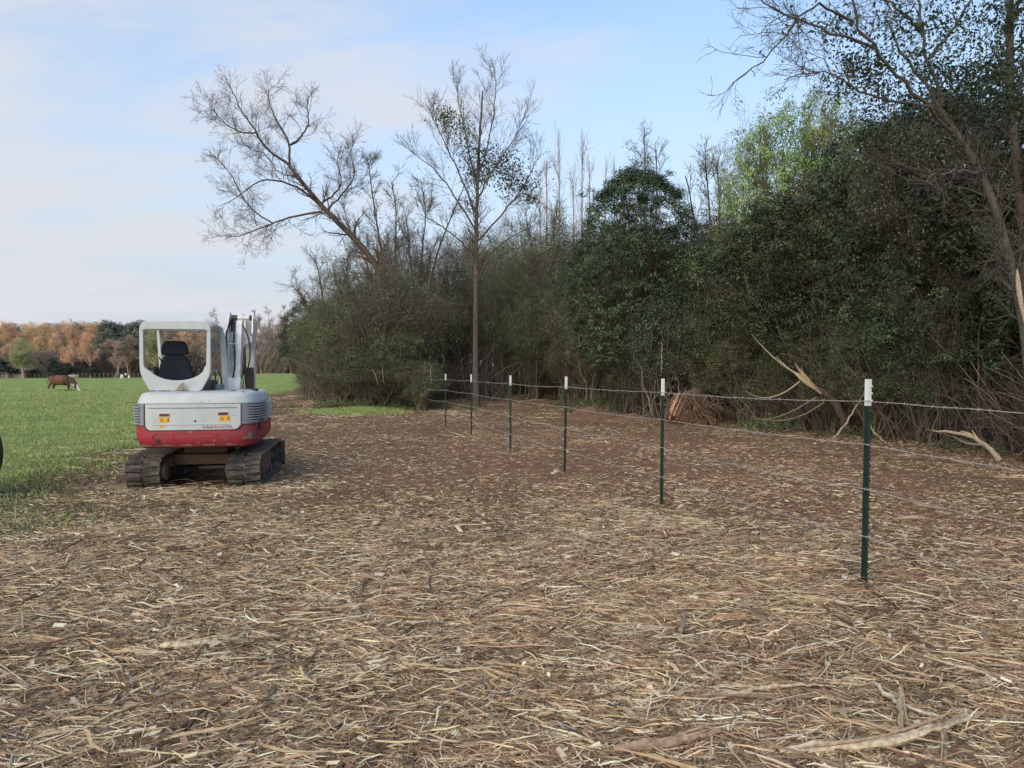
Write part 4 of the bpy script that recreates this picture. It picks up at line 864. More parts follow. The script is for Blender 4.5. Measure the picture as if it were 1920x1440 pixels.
def ring_prism(outer, inner, y0, y1):
    """frame between two loops of equal count (x,z), thickened y0..y1"""
    bm = bmesh.new(); n = len(outer)
    V = {}
    for t, (lp, y) in {'oa': (outer, y0), 'ob': (outer, y1), 'ia': (inner, y0), 'ib': (inner, y1)}.items(): V[t] = [bm.verts.new((p[0], y, p[1])) for p in lp]
    for i in range(n):
        j = (i + 1) % n
        bm.faces.new([V['oa'][i], V['oa'][j], V['ia'][j], V['ia'][i]]); bm.faces.new([V['ob'][j], V['ob'][i], V['ib'][i], V['ib'][j]])
        bm.faces.new([V['oa'][j], V['oa'][i], V['ob'][i], V['ob'][j]]); bm.faces.new([V['ia'][i], V['ia'][j], V['ib'][j], V['ib'][i]])
    return bm

# ---- undercarriage, turned a little against the house
UC = bpy.data.objects.new('undercarriage', None); link(UC, EXC); UC.rotation_euler = (0, 0, R(-4)); UC.location = (0.0, 0, 0)
RT, Y0, Y1 = 0.20, 0.21, 1.90      # belt radius, wheel centres
def belt_path(s):
    """position, tangent on the loop, s in 0..1; starts under the rear wheel and runs up behind it"""
    zc0, zc1, r0, r1 = 0.225, 0.255, 0.195, 0.215
    L0 = Y1 - Y0; A = PI * r0; B = PI * r1; T = 2 * L0 + A + B; d = (s % 1) * T
    if d < A: a = -PI / 2 - d / r0; return Y0 + r0 * math.cos(a), zc0 + r0 * math.sin(a), a
    d -= A
    if d < L0: t = d / L0; return Y0 + d, (zc0 + r0) * (1 - t) + (zc1 + r1) * t, PI / 2
    d -= L0
    if d < B: a = PI / 2 - d / r1; return Y1 + r1 * math.cos(a), zc1 + r1 * math.sin(a), a
    d -= B
    t = d / L0; flat = (zc1 - r1) * max(0, 1 - t * 4) + (zc0 - r0) * min(1, t * 4); return Y1 - d, flat, -PI / 2
def tracks(side):
    xo = 0.655 * side; W2 = 0.215
    n = 96; bm = bmesh.new(); rings = []
    for i in range(n):
        y, z, a = belt_path(i / n); ny_, nz_ = math.cos(a), math.sin(a)
        ring = [bm.verts.new((xo + x, y + ny_ * o, z + nz_ * o)) for x, o in [(-W2, -0.012), (-W2, 0.008), (W2, 0.008), (W2, -0.012)]]; rings.append(ring)
    for i in range(n):
        A, B = rings[i], rings[(i + 1) % n]
        for k in range(4): bm.faces.new([A[k], A[(k + 1) % 4], B[(k + 1) % 4], B[k]])
    belt = bobj('track_belt', bm, M_RUBBER, UC2)
    def lug_mesh(s2):
        b = bmesh.new(); x0, x1 = (0.018, W2 + 0.004) if s2 > 0 else (-W2 - 0.004, -0.018)
        q = 0.012 * s2
        lo = [(x0, -0.040), (x1, -0.032 + q), (x1, 0.032 + q), (x0, 0.040)]; hi = [(x0 + 0.004, -0.028), (x1 - 0.004, -0.020 + q), (x1 - 0.004, 0.020 + q), (x0 + 0.004, 0.028)]
        A = [b.verts.new((p[0], p[1], 0)) for p in lo]; B = [b.verts.new((p[0], p[1], 0.032)) for p in hi]
        b.faces.new(B)
        for i in range(4): b.faces.new([A[i], A[(i + 1) % 4], B[(i + 1) % 4], B[i]])
        me = bpy.data.meshes.new('track_lug'); bmesh.ops.recalc_face_normals(b, faces=b.faces); b.to_mesh(me); b.free(); me.materials.append(M_RUBBER); return me
    for s2 in (1, -1):
        me = LUG.setdefault(s2, None) or lug_mesh(s2); LUG[s2] = me
        for i in range(46):
            y, z, a = belt_path((i + (0.5 if s2 < 0 else 0)) / 46)
            o = link(bpy.data.objects.new('track_lug', me), belt)
            o.location = (xo, y + math.cos(a) * 0.008, z + math.sin(a) * 0.008); o.rotation_euler = (a - PI / 2, 0, 0)
    # middle row of steel links seen between the lugs
    b = bmesh.new()
    for i in range(46):
        y, z, a = belt_path((i + 0.25) / 46); c, s_ = math.cos(a), math.sin(a); t = (-s_, c)
        vs_ = []
        for dx in (-0.014, 0.014):
            for dt, o in ((-0.016, 0.006), (0.016, 0.006), (0.012, 0.022), (-0.012, 0.022)): vs_.append(b.verts.new((xo + dx, y + c * o + t[0] * dt, z + s_ * o + t[1] * dt)))
        for f in [(0, 1, 2, 3), (4, 7, 6, 5), (0, 4, 5, 1), (1, 5, 6, 2), (2, 6, 7, 3), (3, 7, 4, 0)]: b.faces.new([vs_[q] for q in f])
    l_ = bobj('steel_links', b, M_DARKST, belt, smooth=False); l_['kind'] = 'stuff'
    # wheels and side frame
    sp = cyl_bm((xo - 0.06, Y0, .225), (xo + 0.06, Y0, .225), .175, n=24); cyl_bm((xo - 0.12, Y0, .225), (xo + 0.12, Y0, .225), .10, n=20, bm=sp); bobj('sprocket', sp, M_RUST, belt, bev=0.008)
    idl = cyl_bm((xo - 0.05, Y1, .255), (xo + 0.05, Y1, .255), .185, n=24); cyl_bm((xo - 0.10, Y1, .255), (xo + 0.10, Y1, .255), .07, n=16, bm=idl); bobj('idler_wheel', idl, M_RUST, belt, bev=0.008)
    for yy in (0.52, 0.83, 1.14, 1.45): bobj('roller', cyl_bm((xo - 0.14, yy, .115), (xo + 0.14, yy, .115), .068, n=18), M_RUST, belt, bev=0.006)
    bobj('top_roller', cyl_bm((xo - 0.08, 1.05, .385), (xo + 0.08, 1.05, .385), .035, n=14), M_RUST, belt, bev=0.004)
    fr = prism([(0.36, .14), (1.66, .14), (1.72, .20), (1.72, .33), (1.60, .36), (0.50, .34), (0.36, .29)], 'x', xo - 0.10, xo + 0.10); bobj('side_frame', fr, M_RUST, belt, bev=0.012)
    mot = cyl_bm((xo - side * 0.26, Y0, .225), (xo - side * 0.10, Y0, .225), .125, n=8); bobj('drive_motor', mot, M_RUST, belt, bev=0.01)
    return belt
UC2 = UC; LUG = {}
# the undercarriage empty would be a fourth level: parts hang straight under the machine instead
C.objects.unlink(UC); bpy.data.objects.remove(UC)
UC2 = EXC
for s in (1, -1):
    bt = tracks(s); bt.rotation_euler = (0, 0, R(-4)); bt.location = (0.0, 0.0, -0.015 if s > 0 else -0.02)
def turned(o): o.rotation_euler = (0, 0, R(-4)); return o
cf = box_bm(-0.46, 0.46, 0.55, 1.45, 0.25, 0.40); box_bm(-0.30, 0.30, 0.7, 1.3, 0.40, 0.52, cf); turned(bobj('centre_frame', cf, M_RUST, EXC, bev=0.02))
for s in (1, -1):
    turned(bobj('frame_arm', prism([(0.1, 0), (0, 0)][:0] + [(0.42 * s, .40), (0.60 * s, .30), (0.60 * s, .18), (0.38 * s, .24)], 'y', 0.45, 0.65), M_RUST, EXC, bev=0.01))
    turned(bobj('frame_arm', prism([(0.42 * s, .40), (0.60 * s, .30), (0.60 * s, .18), (0.38 * s, .24)], 'y', 1.25, 1.5), M_RUST, EXC, bev=0.01))
bobj('slew_ring', cyl_bm((0.0, 0.95, 0.50), (0.0, 0.95, 0.585), 0.36, n=40), M_DARKST, EXC, bev=0.01)
bl = prism([(2.20, .06), (2.28, .02), (2.26, .20), (2.25, .42), (2.20, .44), (2.19, .25)], 'x', -0.90, 0.90); bl = bobj('dozer_blade', bl, M_DARKST, EXC, bev=0.006); turned(bl)
for s in (1, -1): turned(bobj('blade_arm', prism([(1.35, .20), (2.21, .10), (2.21, .20), (1.35, .32)], 'x', 0.26 * s - 0.04, 0.26 * s + 0.04), M_RUST, EXC, bev=0.01))

# ---- house: outline from above, bulging counterweight at the back
def outline(k=1.0, off=0.0):
    base = [(-0.715, 1.42), (-0.72, 0.55), (-0.715, 0.20), (-0.70, -0.02), (-0.685, -0.19), (-0.62, -0.275), (-0.42, -0.312), (-0.15, -0.332), (0.12, -0.34), (0.38, -0.332), (0.66, -0.305), (0.79, -0.23), (0.855, -0.06), (0.885, 0.16), (0.90, 0.45), (0.895, 1.42)]
    if not off: return base
    out = []; n = len(base)
    for i, p in enumerate(base):
        a, b = base[max(i - 1, 0)], base[min(i + 1, n - 1)]; t = Vector((b[0] - a[0], b[1] - a[1])).normalized(); nrm = Vector((-t.y, t.x)); nrm = nrm if nrm.dot(Vector((p[0] - 0.08, p[1] - 0.7))) < 0 else -nrm
        out.append((p[0] + nrm.x * off, p[1] + nrm.y * off))
    return out
def smooth_loop(lp, k=60):
    q = resample([(p[0], p[1], 0) for p in lp], k); return [(a[0], a[1]) for a in q]
def loft(levels, bm=None, cap=(True, True), k=60):
    bm = bm or bmesh.new(); rs = []
    for z, off in levels: rs.append([bm.verts.new((p[0], p[1], z)) for p in smooth_loop(outline(off=off), k)])
    for A, B in zip(rs[:-1], rs[1:]):
        for i in range(k - 1): bm.faces.new([A[i], A[i + 1], B[i + 1], B[i]])
        bm.faces.new([A[-1], A[0], B[0], B[-1]])
    if cap[0]: bm.faces.new(rs[0][::-1])
    if cap[1]: bm.faces.new(rs[-1])
    return bm
cw = bobj('counterweight', loft([(0.565, 0.14), (0.575, 0.085), (0.61, 0.045), (0.67, 0.012), (0.74, 0.0), (0.868, 0.0), (0.876, 0.008)]), M_RED, EXC, bev=0.004, lab='scratched red counterweight with rusty lower corners')
bobj('body_core', loft([(0.872, 0.03), (1.165, 0.045)]), M_DARKST, EXC)
hd = bobj('engine_hood', loft([(1.160, 0.022), (1.17, 0.018), (1.19, 0.022), (1.262, 0.052), (1.292, 0.070), (1.308, 0.105), (1.318, 0.17)]), M_WHITE, EXC, bev=0.003)
# strips that follow the outline between two x positions (rear face pieces)
def rear_y(x, off=0.0):
    lp = smooth_loop(outline(off=off), 200); c = [p for p in lp if p[1] < 0.6]
    return min(c, key=lambda p: abs(p[0] - x) + (0 if p[1] < 0.1 else 0.5))[1]
def loop_piece(s0, s1, z0, z1, off0, off1, thick=0.03, k=16, ztop=None, zbot=None):
    """a shell piece on the outline between arc shares s0..s1, with its own depth"""
    lo = np.array(resample([(p[0], p[1], 0) for p in outline(off=off0)], 400)); li = np.array(resample([(p[0], p[1], 0) for p in outline(off=off0 + thick)], 400))
    t = np.linspace(s0, s1, k); bm = bmesh.new(); cols = []
    for j, q in enumerate(t):
        i = int(q * 399); a, b = lo[i], li[i]; u = j / (k - 1)
        zt = z1 if ztop is None else ztop(u); zb = z0 if zbot is None else zbot(u)
        cols.append([bm.verts.new((a[0], a[1], zb)), bm.verts.new((a[0], a[1], zt)), bm.verts.new((b[0], b[1], zt)), bm.verts.new((b[0], b[1], zb))])
    for A, B in zip(cols[:-1], cols[1:]):
        for q in range(4): bm.faces.new([A[q], A[(q + 1) % 4], B[(q + 1) % 4], B[q]])
    bm.faces.new(cols[0]); bm.faces.new(cols[-1][::-1]); return bm
_lo = np.array(resample([(p[0], p[1], 0) for p in outline()], 400)); 
def share_at(x, rear=True):
    c = [(abs(p[0] - x), i) for i, p in enumerate(_lo) if p[1] < 0.05]; return min(c)[1] / 399
sL, sR = share_at(-0.53), share_at(0.645)
# white rear door with rounded lower corners, overlapping the counterweight a little
def zb_door(u):
    e = 0.07; 
    if u < e: return 0.815 + (1 - math.sqrt(max(0, 1 - ((e - u) / e) ** 2))) * 0.06
    if u > 1 - e: return 0.815 + (1 - math.sqrt(max(0, 1 - ((u - 1 + e) / e) ** 2))) * 0.06
    return 0.815
door = bobj('rear_door', loop_piece(sL, sR, 0.815, 1.158, -0.014, 0, 0.03, 48, zbot=zb_door), M_WHITE, EXC, bev=0.004, lab='white rear engine door')
bobj('door_seam', loop_piece(sL - 0.004, sR + 0.004, 0.80, 1.160, -0.004, 0, 0.02, 48, zbot=lambda u: zb_door(u) - 0.007), M_BLACK, EXC)
bobj('groove', loop_piece(sL + 0.01, sR - 0.01, 1.10, 1.115, -0.0165, 0, 0.01, 40), M_GREYPL, door)
bobj('raised_sill', loop_piece(sL + 0.02, sR - 0.03, 0.885, 0.893, -0.021, 0, 0.01, 40), M_WHITE, door)
# corner grilles: backing and louvers
for nm, a, b in (('left', share_at(-0.715, False) - 0.13, sL - 0.005), ('right', sR + 0.005, sR + 0.24)):
    if nm == 'left': a = sL - 0.13
    g = bobj('corner_grille', loop_piece(a, b, 0.88, 1.16, -0.002, 0, 0.03, 20), M_GREYPL, EXC, bev=0.004, lab='battered grey louvred corner panel')
    for i in range(7):
        z = 0.905 + i * 0.036; u0 = a + (b - a) * (0.06 if nm == 'right' else 0.0); u1 = b - 0.004 if nm == 'right' else b - 0.012
        lv_ = loop_piece(u0, u1, z, z + 0.02, -0.018, 0, 0.02, 16, ztop=lambda u, z=z: z + 0.020 - 0.012 * u, zbot=lambda u, z=z: z - 0.010 * u)
        bobj('louver', lv_, M_LOUV, g, bev=0.002)
        gp = loop_piece(u0, u1, z + 0.0225, z + 0.034, -0.0035, 0, 0.004, 16, ztop=lambda u, z=z: z + 0.034 - 0.011 * u, zbot=lambda u, z=z: z + 0.0225 - 0.011 * u); bobj('slot', gp, M_BLACK, g)
# red flank behind the right corner, and side covers
bobj('side_cover', prism([(0.45, 0.90), (1.40, 0.90), (1.40, 1.15), (0.45, 1.15)], 'x', 0.86, 0.905), M_WHITE, EXC, bev=0.01)
vg = bobj('side_vent', prism([(0.02, 0.80), (0.20, 0.78), (0.22, 0.92), (0.06, 0.95)], 'x', 0.872, 0.897), M_BLACK, EXC, bev=0.004)
vg.rotation_euler = (0, 0, R(-4)); 
for i in range(3): bobj('vent_bar', prism([(0.05 + i * .06, 0.79), (0.065 + i * .06, 0.79), (0.085 + i * .06, 0.94), (0.07 + i * .06, 0.94)], 'x', 0.874, 0.902), M_RED, vg)
bobj('hood_seam', box_bm(0.665, 0.671, -0.20, 0.9, 1.312, 1.3205), M_GREYPL, hd)
bobj('hood_seam', box_bm(-0.60, 0.668, 0.118, 0.124, 1.3125, 1.3205), M_GREYPL, hd)
for x in (-0.40, 0.50): bobj('hinge', box_bm(x - 0.03, x + 0.03, 0.10, 0.14, 1.318, 1.328), M_DARKST, hd, bev=0.003)
bobj('fuel_cap', cyl_bm((0.76, 0.45, 1.31), (0.76, 0.45, 1.345), 0.045, n=20), M_BLACK, hd, bev=0.004)
bobj('lower_edge_wear', loop_piece(share_at(-0.62), share_at(0.70), 0.598, 0.612, 0.034, 0, 0.02, 60, ztop=lambda u: 0.612 + 0.012 * math.sin(u * 31) + 0.008 * math.sin(u * 83), zbot=lambda u: 0.600), M_RUST, cw)
# fittings on the rear door: reflectors, warning decals, lock
def on_rear(name, x0, x1, z0, z1, m, parent, out=0.018, th=0.006, bev=0.0):
    ya, yb = rear_y(x0) - out, rear_y(x1) - out
    bm = bmesh.new(); v = [bm.verts.new(p) for p in [(x0, ya, z0), (x1, yb, z0), (x1, yb, z1), (x0, ya, z1), (x0, ya + th, z0), (x1, yb + th, z0), (x1, yb + th, z1), (x0, ya + th, z1)]]
    for f in [(0, 1, 2, 3), (7, 6, 5, 4), (0, 4, 5, 1), (1, 5, 6, 2), (2, 6, 7, 3), (3, 7, 4, 0)]: bm.faces.new([v[i] for i in f])
    return bobj(name, bm, m, parent, bev=bev)
def decal(x0, z0, w_, h_, small=False):
    d = on_rear('warning_decal', x0, x0 + w_, z0, z0 + h_, M_YEL, EXC, 0.0175, 0.002); y = (rear_y(x0) + rear_y(x0 + w_)) / 2 - 0.0195; sl = (rear_y(x0 + w_) - rear_y(x0)) / w_
    def flat(name, tris):
        bm = bmesh.new()
        for t in tris:
            bm.faces.new([bm.verts.new((p[0], y + sl * (p[0] - x0 - w_ / 2), p[1])) for p in t])
        return bobj(name, bm, M_INK, d)
    cx, cz, s = x0 + w_ * (0.27 if not small else 0.35), z0 + h_ * 0.46, h_ * 0.42
    def tri(r): return [(cx + r * math.sin(a), cz + r * math.cos(a)) for a in (0, 2 * PI / 3, 4 * PI / 3)]
    O, I = tri(s), tri(s * 0.72)
    flat('warning_triangle', [[O[i], O[(i + 1) % 3], I[(i + 1) % 3], I[i]] for i in range(3)] + [[(cx - .1 * s, cz + .35 * s), (cx + .15 * s, cz + .35 * s), (cx, cz - .05 * s)], [(cx + .15 * s, cz + .1 * s), (cx - .05 * s, cz - .35 * s), (cx - .12 * s, cz + .1 * s)]])
    if not small:
        px_ = x0 + w_ * 0.85; q = h_ * 0.13
        flat('standing_figure', [[(px_ + q * .7 * math.cos(a), z0 + h_ * .80 + q * .7 * math.sin(a)) for a in np.linspace(0, 2 * PI, 9)[:-1]], [(px_ - q * .7, z0 + h_ * .68), (px_ + q * .7, z0 + h_ * .68), (px_ + q * .4, z0 + h_ * .12), (px_ - q * .4, z0 + h_ * .12)], [(px_ - q * 3.2, z0 + h_ * .5), (px_ - q * 1.1, z0 + h_ * .5), (px_ - q * 1.1, z0 + h_ * .42), (px_ - q * 3.2, z0 + h_ * .42)]])
for x0, zz in ((-0.355, 1.0), (0.375, 1.01)):
    rp = on_rear('reflector_plate', x0 - 0.012, x0 + 0.135, zz - 0.012, zz + 0.052, M_WHITE, EXC, 0.020, 0.01, 0.004); on_rear('reflector', x0, x0 + 0.122, zz, zz + 0.036, M_REFL, rp, 0.0255, 0.008, 0.003)
decal(-0.36, 0.915, 0.135, 0.072); decal(0.385, 0.925, 0.14, 0.072); decal(-0.35, 0.853, 0.062, 0.036, True)
lock = cyl_bm((0.09, rear_y(0.09) - 0.026, 0.935), (0.09, rear_y(0.09) - 0.01, 0.935), 0.012); bobj('lock', lock, M_DARKST, EXC)
for x, z in ((-0.16, 1.03), (0.14, 1.125), (0.33, 1.145), (0.50, 1.08), (0.25, 1.21), (0.16, 1.19), (0.57, 1.0), (0.05, 0.96), (0.19, 0.93)):
    zz = 0.016 if z < 1.16 else 0.002
    bobj('paint_chip', cyl_bm((x, rear_y(x) - zz - 0.0035 + (0.0 if z < 1.16 else 0.004), z), (x, rear_y(x) - zz + 0.02, z), random.Random(int(x * 999)).uniform(.003, .006), n=8), M_DARKST, EXC)
# faded lettering: only its lower half is left on the door
cu = bpy.data.curves.new('lettering', 'FONT'); cu.body = 'TAKEUCHI'; cu.size = 0.066; cu.extrude = 0.0008; cu.space_character = 1.22; cu.offset = 0.0006
lt = bpy.data.objects.new('lettering', cu); link(lt, door)
xa, xb = 0.175, 0.54
lt.location = (xa, rear_y(xa) - 0.0275, 0.838); lt.rotation_euler = (PI / 2, 0, math.atan2(rear_y(xb) - rear_y(xa), xb - xa)); lt.scale = (1.0, 0.72, 1)
cu.materials.append(M_LETTER)
bpy.context.view_layer.update(); me = bpy.data.meshes.new_from_object(lt.evaluated_get(bpy.context.evaluated_depsgraph_get())); m4 = lt.matrix_basis.copy(); bpy.data.objects.remove(lt); lt = link(bpy.data.objects.new('lettering', me), door); lt.matrix_basis = m4; me.materials.clear(); me.materials.append(M_LETTER)
# counterweight details
for x in (-0.20, 0.335):
    hole = cyl_bm((x, rear_y(x) - 0.006, 0.765), (x, rear_y(x) + 0.02, 0.765), 0.033, n=22); h_ = bobj('bolt_recess', hole, M_RED, cw, bev=0.003)
    bobj('bolt', cyl_bm((x, rear_y(x) - 0.010, 0.765), (x, rear_y(x) + 0.0, 0.765), 0.017, n=6), M_EARTH, cw)
bobj('tow_hole', cyl_bm((-0.385, rear_y(-0.385) - 0.004, 0.675), (-0.385, rear_y(-0.385) + 0.03, 0.675), 0.026, n=20), M_BLACK, cw)
on_rear('scraped_patch', -0.13, -0.07, 0.78, 0.825, M_EARTH, cw, 0.0015, 0.003)
bobj('cast_ridge', loop_piece(share_at(-0.46), share_at(0.52), 0.775, 0.785, -0.006, 0, 0.01, 30, zbot=lambda u: 0.70 + 0.065 * min(1, min(u, 1 - u) * 16), ztop=lambda u: 0.712 + 0.065 * min(1, min(u, 1 - u) * 16)), M_RED, cw, bev=0.002)
sR2 = share_at(0.755)
for s0, s1, a, b in ((sR2 - 0.02, sR2 + 0.05, 0.615, 0.79), (share_at(-0.70) - 0.05, share_at(-0.60), 0.605, 0.70)):
    bobj('rust_patch', loop_piece(s0, s1, a, b, -0.0015 if a < .61 else -0.002, 0, 0.01, 14, ztop=lambda u, a=a, b=b: max(0.674, a + (b - a) * (0.45 + 0.45 * math.exp(-((u - 0.45) / 0.3) ** 2)) + 0.018 * math.sin(u * 23) + 0.012 * math.sin(u * 51)), zbot=lambda u, a=a: 0.672), M_EARTH, cw)

# ---- canopy
def closed(pts, k):
    p = [(a[0], 0, a[1]) for a in pts] + [(pts[0][0], 0, pts[0][1])]
    pp = np.array(p); d = np.r_[0, np.cumsum(np.linalg.norm(np.diff(pp, axis=0), axis=1))]; t = np.linspace(0, d[-1], k + 1)[:-1]
    q = np.stack([np.interp(t, d, pp[:, 0]), np.interp(t, d, pp[:, 2])], 1)
    return q
outer = [(-0.735, 1.62), (-0.737, 2.16), (-0.725, 2.23), (-0.69, 2.275), (-0.63, 2.29), (0.09, 2.295), (0.15, 2.28), (0.185, 2.235), (0.19, 2.16), (0.185, 1.62), (0.165, 1.52), (0.05, 1.305), (-0.60, 1.300), (-0.71, 1.52)]
inner = [(-0.682, 1.66), (-0.684, 2.14), (-0.682, 2.163), (-0.678, 2.170), (-0.66, 2.174), (0.10, 2.178), (0.125, 2.176), (0.135, 2.166), (0.138, 2.14), (0.128, 1.68), (0.11, 1.66), (-0.02, 1.52), (-0.50, 1.50), (-0.62, 1.60)]
def refine(lp, n=6):
    out = []
    for i in range(len(lp)):
        a, b = lp[i], lp[(i + 1) % len(lp)]
        for j in range(n): t = j / n; out.append((a[0] * (1 - t) + b[0] * t, a[1] * (1 - t) + b[1] * t))
    q = np.array(out)
    for _ in range(1): q = 0.5 * q + 0.25 * (np.roll(q, 1, 0) + np.roll(q, -1, 0))
    return [tuple(p) for p in q]
inn = refine(inner)
# scoop the lower edge
inn = [(x, z if z > 1.66 else (1.66 - 0.195 * math.sqrt(max(0, 1 - ((x + 0.255) / 0.36) ** 2)) if abs(x + 0.255) < 0.36 else z)) for x, z in inn]
can = bobj('canopy_frame', ring_prism(refine(outer), inn, 0.27, 0.35), M_WHITE, EXC, bev=0.012, lab='white open canopy with rounded rear frame')
bobj('roof', prism([(-0.70, 2.205), (0.16, 2.21), (0.188, 2.24), (0.17, 2.285), (0.10, 2.305), (-0.65, 2.30), (-0.715, 2.28), (-0.73, 2.24)], 'y', 0.352, 1.42), M_WHITE, EXC, bev=0.012)
bobj('roof_lip', box_bm(-0.70, 0.15, 0.262, 0.2705, 2.160, 2.168), M_GREYPL, EXC)
def bar(name, pts, hw, m, parent, k=20):
    """square-ish post along a line"""
    b = Buf(); q = resample(pts, k); tubes(b, q, np.full(k, hw), 4, (1, 1, 1), cap=True)
    o = b.obj(name, m, parent, False); bv = o.modifiers.new('bevel', 'BEVEL'); bv.width = 0.012; bv.segments = 2; bv.angle_limit = R(40); return o
bar('front_post', [(0.245, 1.22, 1.28), (0.235, 1.26, 1.6), (0.20, 1.30, 2.1), (0.165, 1.27, 2.24)], 0.05, M_WHITE, EXC)
bar('front_post', [(-0.60, 1.22, 1.30), (-0.65, 1.26, 1.6), (-0.69, 1.30, 2.1), (-0.69, 1.27, 2.24)], 0.05, M_WHITE, EXC)
bar('side_rail', [(0.165, 0.33, 2.24), (0.17, 0.8, 2.265), (0.165, 1.30, 2.24)], 0.05, M_WHITE, EXC)
hose('grab_rail', [(-0.64, 1.20, 1.35), (-0.62, 1.05, 1.55), (-0.60, 0.95, 1.75), (-0.62, 0.9, 1.80)], 0.010, M_BLACK, EXC)
# rear window-ledge debris: a leaf-like wood chip and crumbs
# mirror
mr = bobj('mirror', box_bm(0.02, 0.135, 1.34, 1.365, 1.90, 2.045), M_WHITE, EXC, bev=0.018); bobj('mirror_glass', box_bm(0.028, 0.127, 1.333, 1.339, 1.908, 2.037), M_GREYPL, mr)
hose('mirror_arm', [(0.135, 1.35, 2.0), (0.17, 1.33, 1.98), (0.20, 1.30, 1.97)], 0.008, M_BLACK, mr)
# ---- seat and controls
def rounded(pts, y0, y1, name, m, parent, bev, lab=None): return bobj(name, prism(pts, 'y', y0, y1), m, parent, bev=bev, seg=4, lab=lab)
bk = rounded([(-0.585, 1.36), (-0.580, 1.55), (-0.545, 1.74), (-0.50, 1.815), (-0.45, 1.835), (-0.27, 1.835), (-0.215, 1.815), (-0.165, 1.74), (-0.105, 1.55), (-0.095, 1.36)], 0.62, 0.74, 'seat_back', M_SEAT, EXC, 0.035)
rounded([(-0.535, 1.845), (-0.535, 1.92), (-0.505, 2.005), (-0.47, 2.03), (-0.25, 2.03), (-0.215, 2.005), (-0.185, 1.92), (-0.185, 1.845), (-0.21, 1.83), (-0.51, 1.83)], 0.60, 0.72, 'headrest', M_SEAT, bk, 0.035)
bobj('seat_cushion', box_bm(-0.59, -0.10, 0.70, 1.15, 1.30, 1.42), M_SEAT, EXC, bev=0.04, seg=3)
bobj('armrest', box_bm(-0.72, -0.59, 0.66, 1.0, 1.45, 1.57), M_SEAT, EXC, bev=0.03, seg=3)
bobj('armrest_pad', box_bm(-0.64, -0.575, 0.60, 0.66, 1.57, 1.66), M_SEAT, EXC, bev=0.02)
bobj('side_console', box_bm(0.0, 0.15, 0.65, 1.15, 1.30, 1.47), M_BLACK, EXC, bev=0.03)
hose('control_lever', [(0.06, 0.95, 1.45), (0.065, 0.97, 1.55), (0.06, 0.96, 1.64)], 0.012, M_BLACK, EXC)
hose('control_loop', [(0.09, 1.0, 1.30), (0.085, 1.0, 1.55), (0.10, 1.0, 1.62), (0.15, 1.0, 1.62), (0.17, 1.0, 1.55), (0.175, 1.0, 1.30)], 0.009, M_GREYPL, EXC)
hose('control_loop', [(0.12, 1.1, 1.30), (0.12, 1.1, 1.52), (0.14, 1.1, 1.58), (0.19, 1.1, 1.57), (0.21, 1.1, 1.45), (0.20, 1.1, 1.30)], 0.012, M_BLACK, EXC)
hose('control_lever', [(-0.66, 1.1, 1.35), (-0.62, 1.18, 1.60), (-0.57, 1.25, 1.85)], 0.008, M_BLACK, EXC)
bobj('control_box', box_bm(0.08, 0.22, 0.9, 1.2, 1.30, 1.40), M_GREYPL, EXC, bev=0.015)
# ---- boom, folded upright in front of the right-hand side
bobj('swing_post', prism([(1.35, 0.70), (1.62, 0.70), (1.66, 1.35), (1.50, 1.50), (1.36, 1.30)], 'x', 0.20, 0.44), M_BOOM, EXC, bev=0.015)
boom = bobj('boom', prism([(1.42, 1.18), (1.60, 1.10), (1.86, 1.80), (2.02, 2.30), (2.10, 2.52), (2.00, 2.55), (1.82, 2.40), (1.62, 1.85)], 'x', 0.335, 0.425), M_BOOM, EXC, bev=0.01, lab='pale upright boom with peeling paint')
for i in range(5):
    x = 0.225 + i * 0.024; hose('hydraulic_pipe', [(x, 1.50 + .01 * i, 1.28), (x + 0.004, 1.56, 1.60), (x + 0.010, 1.66, 2.0), (x + 0.016, 1.72, 2.22)], 0.0085, M_WHITE, boom)
bobj('pipe_clamp', box_bm(0.215, 0.345, 1.60, 1.615, 2.02, 2.04), M_BOOM, boom, bev=0.003)
bobj('pipe_clamp', box_bm(0.215, 0.345, 1.50, 1.515, 1.36, 1.385), M_DARKST, boom, bev=0.003)
bobj('head_plate', prism([(1.60, 2.05), (1.72, 2.40), (1.84, 2.53), (1.98, 2.56), (2.05, 2.48), (1.95, 2.30), (1.80, 2.02)], 'x', 0.205, 0.235), M_BOOM, boom, bev=0.004)
bobj('head_plate', prism([(1.72, 2.20), (1.78, 2.42), (1.86, 2.55), (1.98, 2.55), (2.12, 2.44), (2.16, 2.05), (2.0, 1.95), (1.9, 2.1)], 'x', 0.575, 0.60), M_BOOM, boom, bev=0.004)
bobj('gusset', prism([(0.395, 2.36), (0.43, 2.32), (0.575, 2.02), (0.575, 2.14), (0.56, 2.30), (0.56, 2.12), (0.54, 2.08), (0.44, 2.04), (0.40, 1.98), (0.395, 1.80)][:0] + [(0.395, 2.34), (0.575, 2.14), (0.575, 2.07), (0.46, 2.03), (0.42, 1.96), (0.40, 1.80), (0.395, 1.80)], 'y', 1.86, 1.88), M_BOOM, boom, bev=0.004)
bobj('pivot_pin', cyl_bm((0.19, 1.86, 2.46), (0.62, 1.86, 2.46), 0.034, n=20), M_BOOM, boom, bev=0.004)
bobj('pin_collar', cyl_bm((0.25, 1.86, 2.46), (0.345, 1.86, 2.46), 0.046, n=20), M_DARKST, boom, bev=0.004)
bobj('pin_collar', cyl_bm((0.53, 1.86, 2.46), (0.57, 1.86, 2.46), 0.044, n=20), M_DARKST, boom, bev=0.004)
cy = bobj('arm_cylinder', cyl_bm((0.29, 1.64, 1.75), (0.29, 1.84, 2.42), 0.038, n=18), M_DARKST, boom, bev=0.004)
